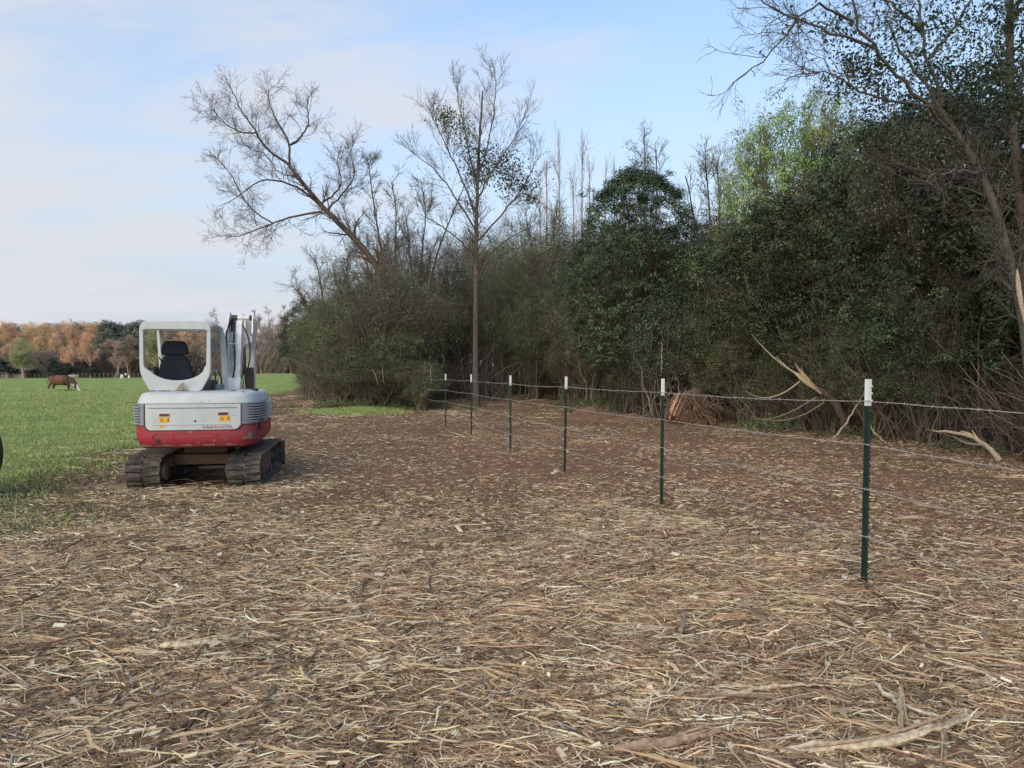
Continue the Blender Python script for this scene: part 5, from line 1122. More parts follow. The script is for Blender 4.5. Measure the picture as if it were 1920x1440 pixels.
arm = bobj('dipper_arm', prism([(2.02, 2.48), (2.16, 2.42), (2.32, 1.70), (2.36, 1.25), (2.22, 1.25), (2.12, 1.75)], 'x', 0.45, 0.575), M_BOOM, EXC, bev=0.012, lab='flaking dipper arm hanging down')
bobj('arm_shoe', prism([(2.10, 1.66), (2.34, 1.66), (2.38, 1.15), (2.18, 1.15)], 'x', 0.43, 0.565), M_DARKST, arm, bev=0.01)
bobj('bucket', prism([(2.20, 1.15), (2.42, 1.15), (2.62, 0.85), (2.55, 0.62), (2.32, 0.55), (2.22, 0.75)], 'x', 0.24, 0.74), M_DARKST, EXC, bev=0.015)
for pts, r in (([(0.27, 1.80, 2.42), (0.20, 1.66, 2.22), (0.215, 1.58, 2.0), (0.22, 1.55, 1.8)], .013), ([(0.30, 1.80, 2.40), (0.315, 1.62, 2.1), (0.345, 1.58, 1.85), (0.335, 1.54, 1.55), (0.28, 1.50, 1.38)], .012), ([(0.28, 1.80, 2.44), (0.24, 1.70, 2.36), (0.205, 1.60, 2.15), (0.205, 1.56, 1.95)], .012),
               ([(0.40, 1.84, 2.38), (0.46, 1.80, 2.30), (0.515, 1.82, 2.15), (0.545, 1.84, 1.95), (0.53, 1.84, 1.75), (0.49, 1.84, 1.58)], .011), ([(0.42, 1.80, 1.50), (0.46, 1.76, 1.62), (0.47, 1.76, 1.48), (0.49, 1.78, 1.30)], .010), ([(0.36, 1.72, 1.42), (0.42, 1.72, 1.54), (0.45, 1.74, 1.42), (0.46, 1.76, 1.25)], .007),
               ([(0.37, 1.70, 1.45), (0.40, 1.70, 1.50), (0.43, 1.72, 1.38), (0.44, 1.74, 1.25)], .006), ([(0.47, 1.84, 1.70), (0.45, 1.84, 1.64), (0.46, 1.84, 1.58)], .008)):
    hose('hydraulic_hose', pts, r, M_BLACK, boom)
bobj('valve_block', box_bm(0.30, 0.40, 1.66, 1.78, 1.36, 1.46), M_EARTH, boom, bev=0.01)
bobj('valve_block', box_bm(0.33, 0.38, 1.66, 1.78, 1.22, 1.34), M_BOOM, boom, bev=0.01)
# wood chip standing on the hood, a thing of its own
def chip_on_hood():
    bm = prism([(-0.27, 1.322), (-0.20, 1.322), (-0.165, 1.36), (-0.145, 1.42), (-0.16, 1.445), (-0.20, 1.42), (-0.235, 1.37)], 'y', 0.20, 0.212)
    me = bpy.data.meshes.new('wood_chip'); bmesh.ops.recalc_face_normals(bm, faces=bm.faces); bm.to_mesh(me); bm.free(); me.materials.append(paint('grey_wood', (0.30, 0.25, 0.18), 0.8, (0.16, 0.12, 0.09), 0.7, 20))
    o = link(bpy.data.objects.new('wood_chip', me)); me.transform(Matrix.Translation((0.21, -0.2, -1.322))); o.location = EXC.matrix_basis @ Vector((-0.21, 0.2, 1.318)); o.rotation_euler = EXC.rotation_euler
    tag(o, 'broken grey piece of wood standing on the white hood of the excavator', 'wood chip')
chip_on_hood()
lb = Buf(); rv = np.random.default_rng(77); q = np.stack([rv.uniform(-0.60, -0.1, 110), rv.uniform(0.14, 0.25, 110), np.full(110, 1.322) + rv.random(110) * 0.006], 1)
leaves(lb, rv, q, (0.012, 0.035), pick(rv, [(0.22, 0.14, 0.08), (0.30, 0.22, 0.13), (0.10, 0.07, 0.05)], 110), 0, 0.5, 0.8)
o = lb.obj('leaf_litter', M_LEAF); o.matrix_basis = EXC.matrix_basis.copy(); tag(o, 'brown leaf crumbs lying on the hood of the excavator', kind='stuff')

# ================================================================== wire fence
M_POST = paint('green_post_paint', (0.006, 0.028, 0.020), 0.42, (0.05, 0.05, 0.04), 0.3, 9.0)
M_TIP = paint('white_post_tip', (0.62, 0.65, 0.66), 0.5, (0.45, 0.45, 0.43), 0.4, 40.0)
M_WIRE = paint('galvanised_wire', (0.46, 0.44, 0.42), 0.4, (0.30, 0.22, 0.18), 0.7, 6.0, metal=0.2)
POSTS = [(835, 701, 797), (884, 702, 815), (957, 704, 848), (1059, 706, 886), (1241, 710, 952), (1622, 711, 1098)]
PH = 1.547
pdist = [PH * F / (b - a) for _, a, b in POSTS]
px3 = [((X + 0.0 - 960) / F * d, d) for (X, a, b), d in zip(POSTS, pdist)]
def tbar(bm, z0, z1, k=1.0):
    tp = [(-0.021, 0.006), (-0.021, 0.002), (-0.004, 0.0), (-0.0025, -0.028), (-0.006, -0.031), (0.006, -0.031), (0.0025, -0.028), (0.004, 0.0), (0.021, 0.002), (0.021, 0.006)]
    return prism([(a * k, b * k) for a, b in tp][::-1], 'z', z0, z1, bm)
post_b = bmesh.new(); tbar(post_b, -0.25, PH - 0.20)
def studs(z0, z1):
    bm = bmesh.new(); z = z0
    while z < z1:
        box_bm(-0.006, 0.006, -0.040, -0.030, z, z + 0.012, bm); z += 0.054
    return bm
def mk(name, bm, m):
    me = bpy.data.meshes.new(name); bmesh.ops.recalc_face_normals(bm, faces=bm.faces); bm.to_mesh(me); bm.free(); me.materials.append(m); return me
me_bar = mk('post_bar', post_b, M_POST); tb = bmesh.new(); tbar(tb, PH - 0.20, PH, 1.06); me_tip = mk('white_tip', tb, M_TIP)
me_st = mk('post_stud', box_bm(-0.006, 0.006, -0.042, -0.029, 0, 0.014), M_POST); me_st2 = mk('post_stud', box_bm(-0.006, 0.006, -0.044, -0.031, 0, 0.014), M_TIP)
WZ = [0.37, 0.725, 1.06, 1.385]
plab = ['green steel fence post with white top closest to the camera', 'second fence post counting away from the closest one, before the uprooted stump', 'third fence post from the closest one, with pale stones at its foot', 'fourth fence post from the closest one, standing alone in the middle',
        'fence post directly in front of the tall straight tree trunk', 'farthest fence post, next to the bunch of cut green stems']
cb_ = bmesh.new(); cyl_bm((-0.024, -0.036, 0), (0.024, -0.036, 0.006), 0.0022, n=6, bm=cb_); cyl_bm((-0.024, -0.036, 0), (-0.022, 0.010, 0.0), 0.0022, n=6, bm=cb_); cyl_bm((0.024, -0.036, 0.006), (0.022, 0.010, 0.0), 0.0022, n=6, bm=cb_); me_clip = mk('wire_clip', cb_, M_WIRE)
tops = []
for i, ((x, y), lab) in enumerate(zip(px3[::-1], plab)):
    z = at(POSTS[::-1][i][0], POSTS[::-1][i][1], y).z - PH
    o = empty('fence_post', (x, y, z), R(14) + R([2, -4, 5, -3, 6, 1][i])); o.rotation_euler[1] = R([1.3, 0.4, 0.9, 0.2, -0.3, 0.5][i]); o.rotation_euler[0] = R([-.4, .5, .2, -.3, .3, 0][i])
    x += 0; tag(o, lab, 'fence post', 'green steel posts of the wire fence')
    link(bpy.data.objects.new('post_bar', me_bar), o); link(bpy.data.objects.new('white_tip', me_tip), o)
    if y < 13:
        zz = 0.03
        while zz < PH - 0.02:
            s_ = link(bpy.data.objects.new('post_stud', me_st if zz < PH - 0.21 else me_st2), o); s_.location = (0, 0, zz); zz += 0.054
    for wz in WZ:
        c = link(bpy.data.objects.new('wire_clip', me_clip), o); c.location = (0, 0, wz)
    tops.append((x, y, z))
# extension beyond the frame to the right and behind the cut stems to the left
pr = tops[0]; dxy = (tops[0][0] - tops[1][0], tops[0][1] - tops[1][1]); extra_p = (pr[0] + dxy[0] * 0.93, pr[1] + dxy[1] * 0.93, pr[2] - 0.02)
pl_ = tops[-1]; far_p = (pl_[0] - 0.75, pl_[1] + 2.2, pl_[2] - 0.03)
line = [extra_p] + tops + [far_p]
wl = ['lowest barbed wire strand of the fence, nearest the soil', 'second barbed wire strand from the bottom of the fence', 'third barbed wire strand from the bottom of the fence', 'topmost barbed wire strand, crossing the white post tips']
for wi, wz in enumerate(WZ):
    P = []
    for (a, b) in zip(line[:-1], line[1:]):
        n_ = int(math.dist(a, b) / 0.02)
        for j in range(n_):
            t = j / n_; sag = 0.018 * 4 * t * (1 - t) * (1 + 0.3 * math.sin(wi * 3 + a[1]))
            P.append((a[0] * (1 - t) + b[0] * t, a[1] * (1 - t) + b[1] * t, (a[2] * (1 - t) + b[2] * t) + wz - sag + 0.002 * math.sin(j * 0.21 + wi)))
    P = np.array(P); P[:, 0] -= 0.009; P[:, 1] -= 0.038
    d = unit(P[1:] - P[:-1]); d = np.vstack([d, d[-1]]); U = unit(np.cross(d, [0, 0, 1])); V = np.cross(d, U)
    ph = np.arange(len(P)) * 0.02 / 0.075 * 2 * PI; b = Buf()
    for q in (0, PI): tubes(b, P + 0.0019 * (np.cos(ph + q)[:, None] * U + np.sin(ph + q)[:, None] * V), np.full(len(P), 0.0018), 5, (1, 1, 1))
    wro = b.obj('barbed_wire', M_WIRE); tag(wro, wl[wi], 'barbed wire', 'barbed wire strands of the fence')
    bb = Buf(); rv = np.random.default_rng(90 + wi); ii = np.arange(4, len(P) - 2, 6)
    for i in ii:
        i = min(len(P) - 2, i + rv.integers(-1, 2))
        for s_ in (1, -1):
            a_ = rv.uniform(0, PI); v = U[i] * math.cos(a_) + V[i] * math.sin(a_) + d[i] * s_ * 0.3
            tubes(bb, np.array([P[i] - v * 0.016, P[i], P[i] + v * 0.016]), np.array([0.0006, 0.0016, 0.0006]), 4, (1, 1, 1))
        tubes(bb, np.array([P[i] - d[i] * 0.006, P[i] + d[i] * 0.006]), np.array([0.0045, 0.0045]), 6, (1, 1, 1))
    ob = bb.obj('barbs', M_WIRE, wro); ob['kind'] = 'stuff'

# ================================================================== cattle
def cow_material(name, white_face=True, base=(0.105, 0.035, 0.022)):
    m, n, l, b, out = newmat(name); a = n.new('ShaderNodeAttribute'); a.attribute_name = 'col'
    tc = n.new('ShaderNodeTexCoord'); nz = n.new('ShaderNodeTexNoise'); nz.inputs['Scale'].default_value = 9; nz.inputs['Detail'].default_value = 6; l.new(tc.outputs['Object'], nz.inputs['Vector'])
    mr_ = n.new('ShaderNodeMapRange'); mr_.inputs['To Min'].default_value = 0.7; mr_.inputs['To Max'].default_value = 1.35; l.new(nz.outputs['Fac'], mr_.inputs['Value'])
    h = n.new('ShaderNodeHueSaturation'); l.new(a.outputs['Color'], h.inputs['Color']); l.new(mr_.outputs[0], h.inputs['Value']); l.new(h.outputs[0], b.inputs['Base Color']); b.inputs['Roughness'].default_value = 0.7; return m
def cow(name, loc, rz, label, scale=1.0, hide=(0.13, 0.050, 0.032), dark=(0.055, 0.028, 0.022), white=(0.62, 0.55, 0.45)):
    """head towards +x, grazing"""
    J = {}; E = []; Rd = []
    pts = [  # x, y, z, radius y, radius z
        (-0.95, 0, 1.16, .17, .20), (-0.80, 0, 1.12, .27, .31), (-0.45, 0, 1.05, .33, .36), (0.0, 0, 1.00, .36, .38), (0.40, 0, 1.02, .31, .38), (0.72, 0, 1.03, .24, .33), (0.95, 0, 0.92, .17, .25), (1.18, 0, 0.70, .13, .19), (1.36, 0, 0.46, .115, .14), (1.47, 0, 0.30, .115, .12), (1.58, 0, 0.16, .075, .085), (1.64, 0, 0.09, .06, .06)]
    def leg(x, y, hind, ahead):
        if hind: return [(x + .12, y * .8, 1.0, .17, .20), (x + .10 + ahead * .4, y, .74, .12, .14), (x - .10 + ahead * .6, y, .46, .06, .075), (x - .04 + ahead, y, .24, .042, .045), (x + ahead, y, .08, .048, .048), (x + .05 + ahead, y, .01, .055, .055)]
        return [(x, y * .8, .92, .13, .17), (x + ahead * .3, y, .66, .085, .10), (x + ahead * .7, y, .42, .055, .06), (x + ahead, y, .22, .042, .042), (x + ahead, y, .08, .046, .046), (x + .04 + ahead, y, .01, .055, .055)]
    chains = [(pts, None), (leg(-0.78, .20, True, .06), 1), (leg(-0.78, -.20, True, -.14), 1), (leg(0.58, .17, False, -.12), 4), (leg(0.62, -.17, False, .12), 4)]
    me = bpy.data.meshes.new(name); V, Ed, rad = [], [], []
    base = None
    for ch, root in chains:
        prev = root
        for p in ch:
            V.append(p[:3]); rad.append((p[3], p[4]))
            if prev is not None: Ed.append((prev, len(V) - 1))
            prev = len(V) - 1
    # ears, tail
    def add(ch, root):
        prev = root
        for p in ch:
            V.append(p[:3]); rad.append((p[3], p[3])); Ed.append((prev, len(V) - 1)); prev = len(V) - 1
    add([(1.36, .19, .52, .03), (1.34, .27, .50, .02)], 8); add([(1.36, -.19, .52, .03), (1.34, -.27, .50, .02)], 8)
    add([(-1.08, 0, 1.18, .035), (-1.14, 0, .9, .022), (-1.12, .02, .62, .02), (-1.12, .02, .50, .035)], 0)
    me.from_pydata(V, Ed, []); o = bpy.data.objects.new(name, me); link(o)
    sk = o.modifiers.new('skin', 'SKIN'); sk.use_smooth_shade = True
    for i, v in enumerate(me.skin_vertices[0].data): v.radius = (rad[i][0] * 1.12, rad[i][1] * 1.15) if i < 8 else rad[i]; v.use_root = (i == 3)
    ss = o.modifiers.new('subsurf', 'SUBSURF'); ss.levels = 2; ss.render_levels = 2
    dg = bpy.context.evaluated_depsgraph_get(); em = bpy.data.meshes.new_from_object(o.evaluated_get(dg)); bpy.data.objects.remove(o)
    n = len(em.vertices); co = np.empty(n * 3); em.vertices.foreach_get('co', co); co = co.reshape(-1, 3); x, y, z = co.T
    c = np.tile(hide, (n, 1)); k = np.clip((x - 0.1) / 0.6, 0, 1)[:, None]; c = c * (1 - k) + np.array(dark) * k
    nz_ = fbm(x * 4 + 3, z * 4 + y * 2, 2)
    wm = (x > 1.38 + 0.05 * (nz_ - .5)) | ((z < 0.17) & (x < 1.2)) | ((z < 0.30) & (x < -.3)) | ((x > 0.62) & (x < 1.15) & (z < 0.74 + .1 * (nz_ - .5)) & (np.abs(y) < .16) & (z > .5))
    c[wm] = white
    a = em.attributes.new('col', 'FLOAT_COLOR', 'POINT'); a.data.foreach_set('color', np.c_[c, np.ones(n)].astype(np.float32).ravel())
    em.materials.clear(); em.materials.append(cow_material(name + '_hide')); 
    o = link(bpy.data.objects.new(name, em)); o.location = loc; o.rotation_euler = (0, 0, rz); o.scale = (scale,) * 3
    tag(o, label, 'cow'); return o
pc = at(115, 732, 62); cow('cow', (pc.x, 62, H(pc.x, 62) - 0.14), R(-4), 'dark red brown cow with white face grazing in the green pasture', 1.03)
pc = at(137, 705, 150); cow('cow', (pc.x, 150, H(pc.x, 150) - 0.3), R(-140), 'small pale tan cow far off beyond the grazing brown cow', 1.0, (0.42, 0.30, 0.18), (0.45, 0.33, 0.22), (0.7, 0.62, 0.5))

# ================================================================== far side: shed, fence, white barrels
def far_shed():
    p = at(27, 700, 215); o = empty('shed', (p.x, 215, H(p.x, 215)), R(12)); tag(o, 'small shed with a pale blue metal roof among the far trees', 'shed')
    bobj('wall', box_bm(-2.6, 2.6, -2, 2, 0, 2.4), paint('shed_wall', (0.30, 0.27, 0.24), 0.8), o)
    bobj('roof', prism([(-3.0, 2.3), (0, 3.9), (3.0, 2.3), (3.0, 2.42), (0, 4.02), (-3.0, 2.42)], 'y', -2.4, 2.4), paint('shed_roof', (0.42, 0.55, 0.68), 0.5), o)
    bobj('door', box_bm(-0.6, 0.6, -2.06, -2.01, 0.02, 2.0), M_DARKST, o)
far_shed()
M_OLDP = paint('weathered_post', (0.17, 0.14, 0.12), 0.9); M_BARREL = paint('white_barrel', (0.72, 0.72, 0.70), 0.5)
pm = mk('field_post', cyl_bm((0, 0, -0.2), (0, 0, 1.35), 0.09, n=8), M_OLDP)
far_pts = []
for i in range(34):
    X = 0 + i * 8.1; D = 204; p = at(X, 700, D); o = link(bpy.data.objects.new('field_post', pm)); o.location = (p.x, D, H(p.x, D)); o.rotation_euler = (R((i * 37 % 5) - 2), R((i * 53 % 5) - 2), 0)
    tag(o, 'weathered wooden post in the fence along the far side of the pasture', 'fence post', 'posts of the far pasture fence'); far_pts.append((p.x, D, H(p.x, D)))
for k_, z_ in enumerate((0.5, 0.95, 1.3)):
    b = Buf(); q = np.array([(a, c - 0.1, h_ + z_) for a, c, h_ in far_pts]); tubes(b, q, np.full(len(q), 0.02), 4, (1, 1, 1)); o = b.obj('field_wire', M_OLDP); tag(o, ['lowest', 'middle', 'top'][k_] + ' wire of the fence along the far side of the pasture', 'wire', 'wires of the far pasture fence')
for X, Y, D, s, lab in ((229, 709, 196, 1.0, 'larger white barrel at the far edge of the pasture'), (242, 707, 199, 0.7, 'smaller white barrel at the foot of a pale far trunk'), (236, 702, 202, 0.55, 'white round bucket hung on the far fence')):
    p = at(X, Y, D); o = empty('barrel', (p.x, D, H(p.x, D) + (0.8 if s < 0.6 else 0)), 0); o.scale = (s,) * 3; tag(o, lab, 'barrel')
    bobj('drum', cyl_bm((0, 0, 0), (0, 0, 0.95), 0.42, n=18), M_BARREL, o, bev=0.04); bobj('lid', cyl_bm((0, 0, 0.95), (0, 0, 1.0), 0.36, n=18), M_BARREL, o)
# pale leaning trunks by the far fence
for i, (X0, X1, Yt, D) in enumerate(((215, 226, 676, 203), (241, 236, 676, 204), (283, 296, 664, 210))):
    a = at(X0, 709, D); b_ = at(X1, Yt, D); b = Buf(); a.z = H(a.x, D); tubes(b, resample([tuple(a), tuple((a + b_) / 2 + Vector((0.2, 0, 0))), tuple(b_)], 8), np.linspace(.16, .08, 8), 7, (0.42, 0.36, 0.30)); br = Buf()
    lv1, r1 = spawn(np.random.default_rng(i), b.v[0].reshape(8, 7, 3).mean(1)[None], np.linspace(.16, .08, 8)[None], 30, (0.5, 1), (20, 50), (1.5, 3.5), 5, .5, .5, .15, rmin=.03); tubes(br, lv1, r1, 3, (0.36, 0.28, 0.22))
    o = empty('pale_tree', tuple(a)); 
    for nm, q in (('trunk', b), ('crown', br)):
        me = q.mesh(nm, [M_BARK]); me.transform(Matrix.Translation(-a)); link(bpy.data.objects.new(nm, me), o)
    tag(o, ['thin pale trunk leaning to one side behind the larger white barrel', 'pale crooked trunk above the smaller white barrel', 'slender pale trunk seen through the excavator canopy'][i], 'tree')

# ================================================================== left edge: wheel and chain
wc = Vector((-91 + 0.0 - 960, 0, 0)); D_ = 9.0; xw = (-102 - 960) / F * D_
wh = empty('tractor_wheel', (xw, D_, 0.62), R(0)); tag(wh, 'large dark tyre just reaching into view beside the pasture', 'wheel')
ty = bmesh.new(); prof = [(-0.14, .36), (-0.17, .45), (-0.165, .55), (-0.12, .605), (0, .618), (.12, .605), (.165, .55), (.17, .45), (.14, .36)]; nn = 64; rg = []
for i in range(nn):
    a = 2 * PI * i / nn; rg.append([ty.verts.new((r * math.cos(a), y, r * math.sin(a))) for y, r in prof])
for i in range(nn):
    A, B = rg[i], rg[(i + 1) % nn]
    for k in range(len(prof) - 1): ty.faces.new([A[k], A[k + 1], B[k + 1], B[k]])
tyo = bobj('tyre', ty, M_BLACK, wh, bev=0.0); 
for p in tyo.data.polygons: p.use_smooth = True
rm = cyl_bm((0, -0.12, 0), (0, 0.12, 0), 0.37, n=32); bobj('rim', rm, M_GREYPL, wh, bev=0.01)
wh.location.z = 0.62 + H(xw, D_)
def chain():
    b = Buf(); rv = np.random.default_rng(4); root = empty('steel_chain', (-6.02, 8.75, H(-6.02, 8.75))); tag(root, 'bright steel chain links lying in the grass at the edge of view', 'chain')
    lk = Buf(); a = np.linspace(0, 2 * PI, 17); P = np.stack([0.045 * np.cos(a) + 0.02 * np.sign(np.cos(a)), 0.028 * np.sin(a), 0 * a], 1); tubes(lk, P, np.full(17, 0.009), 8, (1, 1, 1)); me = lk.mesh('chain_link', [M_CHROME])
    for i in range(7):
        o = link(bpy.data.objects.new('chain_link', me), root); t = i * 0.085; o.location = (-0.5 + t * 0.62, 0.06 * math.sin(i * .9) + (0.15 if i > 9 else 0), 0.04 + 0.02 * (i % 2)); o.rotation_euler = ((i % 2) * 1.2 + rv.normal(0, .2), 0, rv.normal(0.1, .3))
chain()

# ================================================================== wood debris near the camera and by the wood
def stick(name, pts, r, cols, label=None, cat='stick', group=None, sides=7, split=0, seed=1, flat=0.7, tipr=0.4, k=14, rough=0.004):
    """a rough broken branch; pts are (X, Y pixels, lift) on the ground"""
    rv = np.random.default_rng(seed); W = []
    for X, Y, lift in pts:
        d = ray(X, Y); t = CAM_H / -d[2]; x, y = d[0] * t, d[1] * t
        for _ in range(3):
            t = (CAM_H - float(height(x, y)) - lift - 0.03) / -d[2]; x, y = d[0] * t, d[1] * t
        W.append((x, y, float(height(x, y)) + lift + r * 0.5 + 0.03))
    base = Vector(W[0]); q = resample(W, k) - np.array(base); q[1:-1] += rv.normal(0, rough, (k - 2, 3))
    b = Buf(); rr = r * np.interp(np.linspace(0, 1, k), [0, .08, .5, 1], [0.45, 1, .85, tipr]) * rv.uniform(.72, 1.25, k); c = pick(rv, cols, 1, .05)
    tubes(b, q, rr, sides, c, cap=True); b.v[0] *= 1
    for s_ in range(split):                       # torn fibres along the piece
        i0 = rv.integers(0, k - 5); i1 = min(k - 1, i0 + rv.integers(4, 9)); o_ = rv.normal(0, r * 0.8, 3); o_[2] = abs(o_[2]) * 0.7
        f_ = resample(q[i0:i1 + 1], 6) + o_ * np.linspace(0.6, 1.5, 6)[:, None]; tubes(b, f_, r * rv.uniform(.15, .4) * np.array([.5, 1, 1, .8, .6, .2]), 4, pick(rv, cols, 1, .2))
    o = b.obj(name, M_WOOD, None, False); o.location = base
    tag(o, label, cat, group); return o
PALEW = [(0.56, 0.44, 0.28), (0.50, 0.39, 0.25), (0.60, 0.50, 0.34)]; BARKW = [(0.24, 0.18, 0.13), (0.28, 0.21, 0.15)]; ORW = [(0.40, 0.28, 0.185), (0.36, 0.25, 0.165)]
stick('broken_branch', [(1150, 1412, .01), (1240, 1402, .02), (1290, 1390, .03), (1350, 1376, .02)], 0.026, ORW, 'thick split branch with pinkish bark lying flat on the mulch at the lower edge', 'branch', split=7, seed=1)
stick('broken_branch', [(1462, 1414, .01), (1540, 1412, .03), (1680, 1396, .03), (1745, 1375, .05), (1820, 1348, .04)], 0.024, PALEW + ORW, 'long shredded pale branch lying across the lower corner of the mulch', 'branch', split=12, seed=2)
stick('wood_strip', [(1635, 1280, .01), (1690, 1325, .03), (1790, 1358, .02), (1850, 1380, .01)], 0.010, [(0.62, 0.56, 0.44)], 'thin curved whitish strip ending at the shredded pale branch', 'stick', seed=3)
stick('wood_strip', [(1690, 1290, .05), (1685, 1340, .05), (1695, 1420, .01)], 0.012, PALEW, 'upright frayed pale splinter crossing the shredded pale branch', 'stick', split=5, seed=4)
stick('wood_strip', [(1200, 1252, .01), (1250, 1244, .02), (1325, 1240, .01)], 0.016, ORW, 'orange tinted wood splinter with another piece crossing over it', 'splinter', split=4, seed=5)
stick('wood_strip', [(1250, 1242, .05), (1285, 1272, .02)], 0.014, PALEW, 'short pale stake crossing over the orange tinted splinter', 'splinter', split=2, seed=6, k=8)
stick('short_log', [(1842, 1178, .01), (1850, 1214, .01)], 0.020, BARKW, 'short grey barked log standing out at the side of the mulch', 'log', seed=7, k=8, tipr=.9)
stick('wood_strip', [(1378, 1302, .02), (1430, 1292, .03), (1500, 1285, .03), (1540, 1288, .01)], 0.011, PALEW, 'straight pale strip in the middle of the lower mulch', 'splinter', seed=8)
stick('bark_piece', [(1340, 1162, .01), (1400, 1160, .02)], 0.024, [(0.40, 0.22, 0.13)], 'reddish brown curl of bark behind the orange splinter', 'bark', seed=9, k=8, tipr=.7)
stick('curved_branch', [(1277, 1190, .02), (1280, 1170, .03), (1288, 1150, .04), (1282, 1212, .0)][:3], 0.018, BARKW, 'crooked grey twig piece standing up from the mulch', 'branch', seed=10, k=8)
stick('wood_strip', [(225, 1320, .01), (290, 1335, .02), (400, 1328, .01)], 0.008, [(0.50, 0.42, 0.26)], 'long curved yellow stalk on the mulch towards the lower corner', 'stick', seed=11)
stick('wood_strip', [(300, 1215, .02), (360, 1212, .02), (445, 1200, .01)], 0.020, PALEW, 'bundle of pale torn fibres lying flat in the mulch', 'splinter', split=9, seed=12)
stick('wood_strip', [(430, 1280, .02), (520, 1252, .02), (560, 1240, .01)], 0.012, PALEW + ORW, 'slim pale strip pointing towards the excavator', 'stick', split=3, seed=13)
stick('wood_strip', [(225, 936, .01), (270, 918, .04)], 0.012, PALEW, 'pale stick leaning against the excavator track', 'stick', seed=14, k=8)
stick('dark_clod', [(312, 1036, .01), (340, 1034, .03), (362, 1037, .01)], 0.035, [(0.10, 0.055, 0.038)], 'dark brown clod of soil on the straw below the excavator', 'clod', seed=15, k=10, tipr=.6)
# the many other larger slivers
rv = np.random.default_rng(808); sliv = []
for v_ in range(8):
    b = Buf(); k = 7; Ls = rv.uniform(.22, .45); t = np.linspace(-.5, .5, k); q = np.stack([t * Ls, rv.normal(0, .10) * (0.25 - t ** 2) * Ls * 4, 0.006 + 0 * t + rv.uniform(0, .02) * (0.25 - t ** 2) * 4], 1) + rv.normal(0, .003, (k, 3))
    r = rv.uniform(.005, .011); tubes(b, q, r * np.array([.4, 1, 1.1, 1, .9, .7, .3]) * rv.uniform(.8, 1.2, k), 5, pick(rv, PALEW + BARKW + ORW, 1), cap=True)
    for _ in range(2):
        f_ = resample(q[1:6], 4) + rv.normal(0, .006, 3) * np.linspace(.5, 2, 4)[:, None]; f_[:, 2] = np.abs(f_[:, 2]); tubes(b, f_, r * .35 * np.array([.5, 1, .8, .3]), 4, pick(rv, PALEW, 1))
    sliv.append(b.mesh('wood_sliver', [M_WOOD], False))
made = 0
while made < 150:
    D = 3.0 * (16 / 3.0) ** rv.random(); x = rv.uniform(-.68, .68) * D
    if pasture_edge(x, D) > 0.5 or rv.random() > float(straw_amount(x, D)) + .25 or (abs(x + 4.5) < 1.2 and 9.8 < D < 13): continue
    o = link(bpy.data.objects.new('wood_sliver', sliv[made % 8])); o.location = (x, D, H(x, D) + 0.03); a = rv.normal(0.1, .7) + PI * (rv.random() < .5); o.rotation_euler = (rv.normal(0, .06), rv.normal(0, .07), a); s_ = rv.uniform(.7, 1.3) * (1 + .03 * (D - 3)); o.scale = (s_, s_, s_)
    tag(o, 'loose pale wood sliver lying among the shredded mulch', 'splinter', 'loose wood slivers on the mulch'); made += 1
# pale stones at the third post
for i, (X, Y, s_) in enumerate(((1043, 885, .05), (1037, 891, .035))):
    d = ray(X, Y); t = CAM_H / -d[2]; x, y = d[0] * t, d[1] * t
    bm = bmesh.new(); bmesh.ops.create_icosphere(bm, subdivisions=2, radius=s_)
    for v in bm.verts: v.co *= 1 + 0.25 * (vnoise(v.co.x * 40 + i * 5, v.co.y * 40 + v.co.z * 30) - .5); v.co.z *= .7
    o = bobj('stone', bm, paint('pale_stone', (0.55, 0.45, 0.36), 0.8, (0.3, 0.2, 0.14), .5, 30), None); o.location = (x, y, H(x, y) + .02); tag(o, ['larger pale stone at the foot of the third fence post', 'smaller pale stone just in front of the larger pale stone'][i], 'stone')
for X, Y, lab in ((1710, 972, 'small round whitish stone lying beyond the closest fence post'), (1505, 1018, 'flat pale wood chip between the two closest fence posts')):
    d = ray(X, Y); t = CAM_H / -d[2]; x, y = d[0] * t, d[1] * t; bm = bmesh.new(); bmesh.ops.create_icosphere(bm, subdivisions=2, radius=.03)
    for v in bm.verts: v.co *= 1 + .3 * (vnoise(v.co.x * 50, v.co.y * 50 + v.co.z * 30) - .5)
    o = bobj('stone' if 'stone' in lab else 'wood_chip', bm, paint('chip', (0.55, 0.46, 0.33), .8), None); o.scale = (1, 1, .6 if 'stone' in lab else .25); o.location = (x, y, H(x, y) + .015); tag(o, lab, 'stone' if 'stone' in lab else 'wood chip')

# fallen trunk with torn pale wood
def log_world(name, pts, rads, cols, label, cat, sides=9, splits=(), k=18, seed=0, mat=None):
    rv = np.random.default_rng(seed); W = [tuple(at(*p)) for p in pts]; base = Vector(W[0]); q = resample(W, k) - np.array(base); q[1:-1] += rv.normal(0, .01, (k - 2, 3)); b = Buf()
    tubes(b, q, np.interp(np.linspace(0, 1, k), np.linspace(0, 1, len(rads)), rads), sides, pick(rv, cols, 1), cap=True)
    o = b.obj(name, mat or M_BARK); o.location = base; tag(o, label, cat)
    for nm, spts, sr, sc in splits:
        b = Buf(); q = resample([tuple(at(*p) - base) for p in spts], 8); tubes(b, q, np.array(sr) if len(sr) == 8 else np.interp(np.linspace(0, 1, 8), np.linspace(0, 1, len(sr)), sr), 4, pick(rv, sc, 1), cap=True); b.obj(nm, M_WOOD, o, False)
    return o
TORN = [(0.55, 0.45, 0.29), (0.48, 0.37, 0.23)]
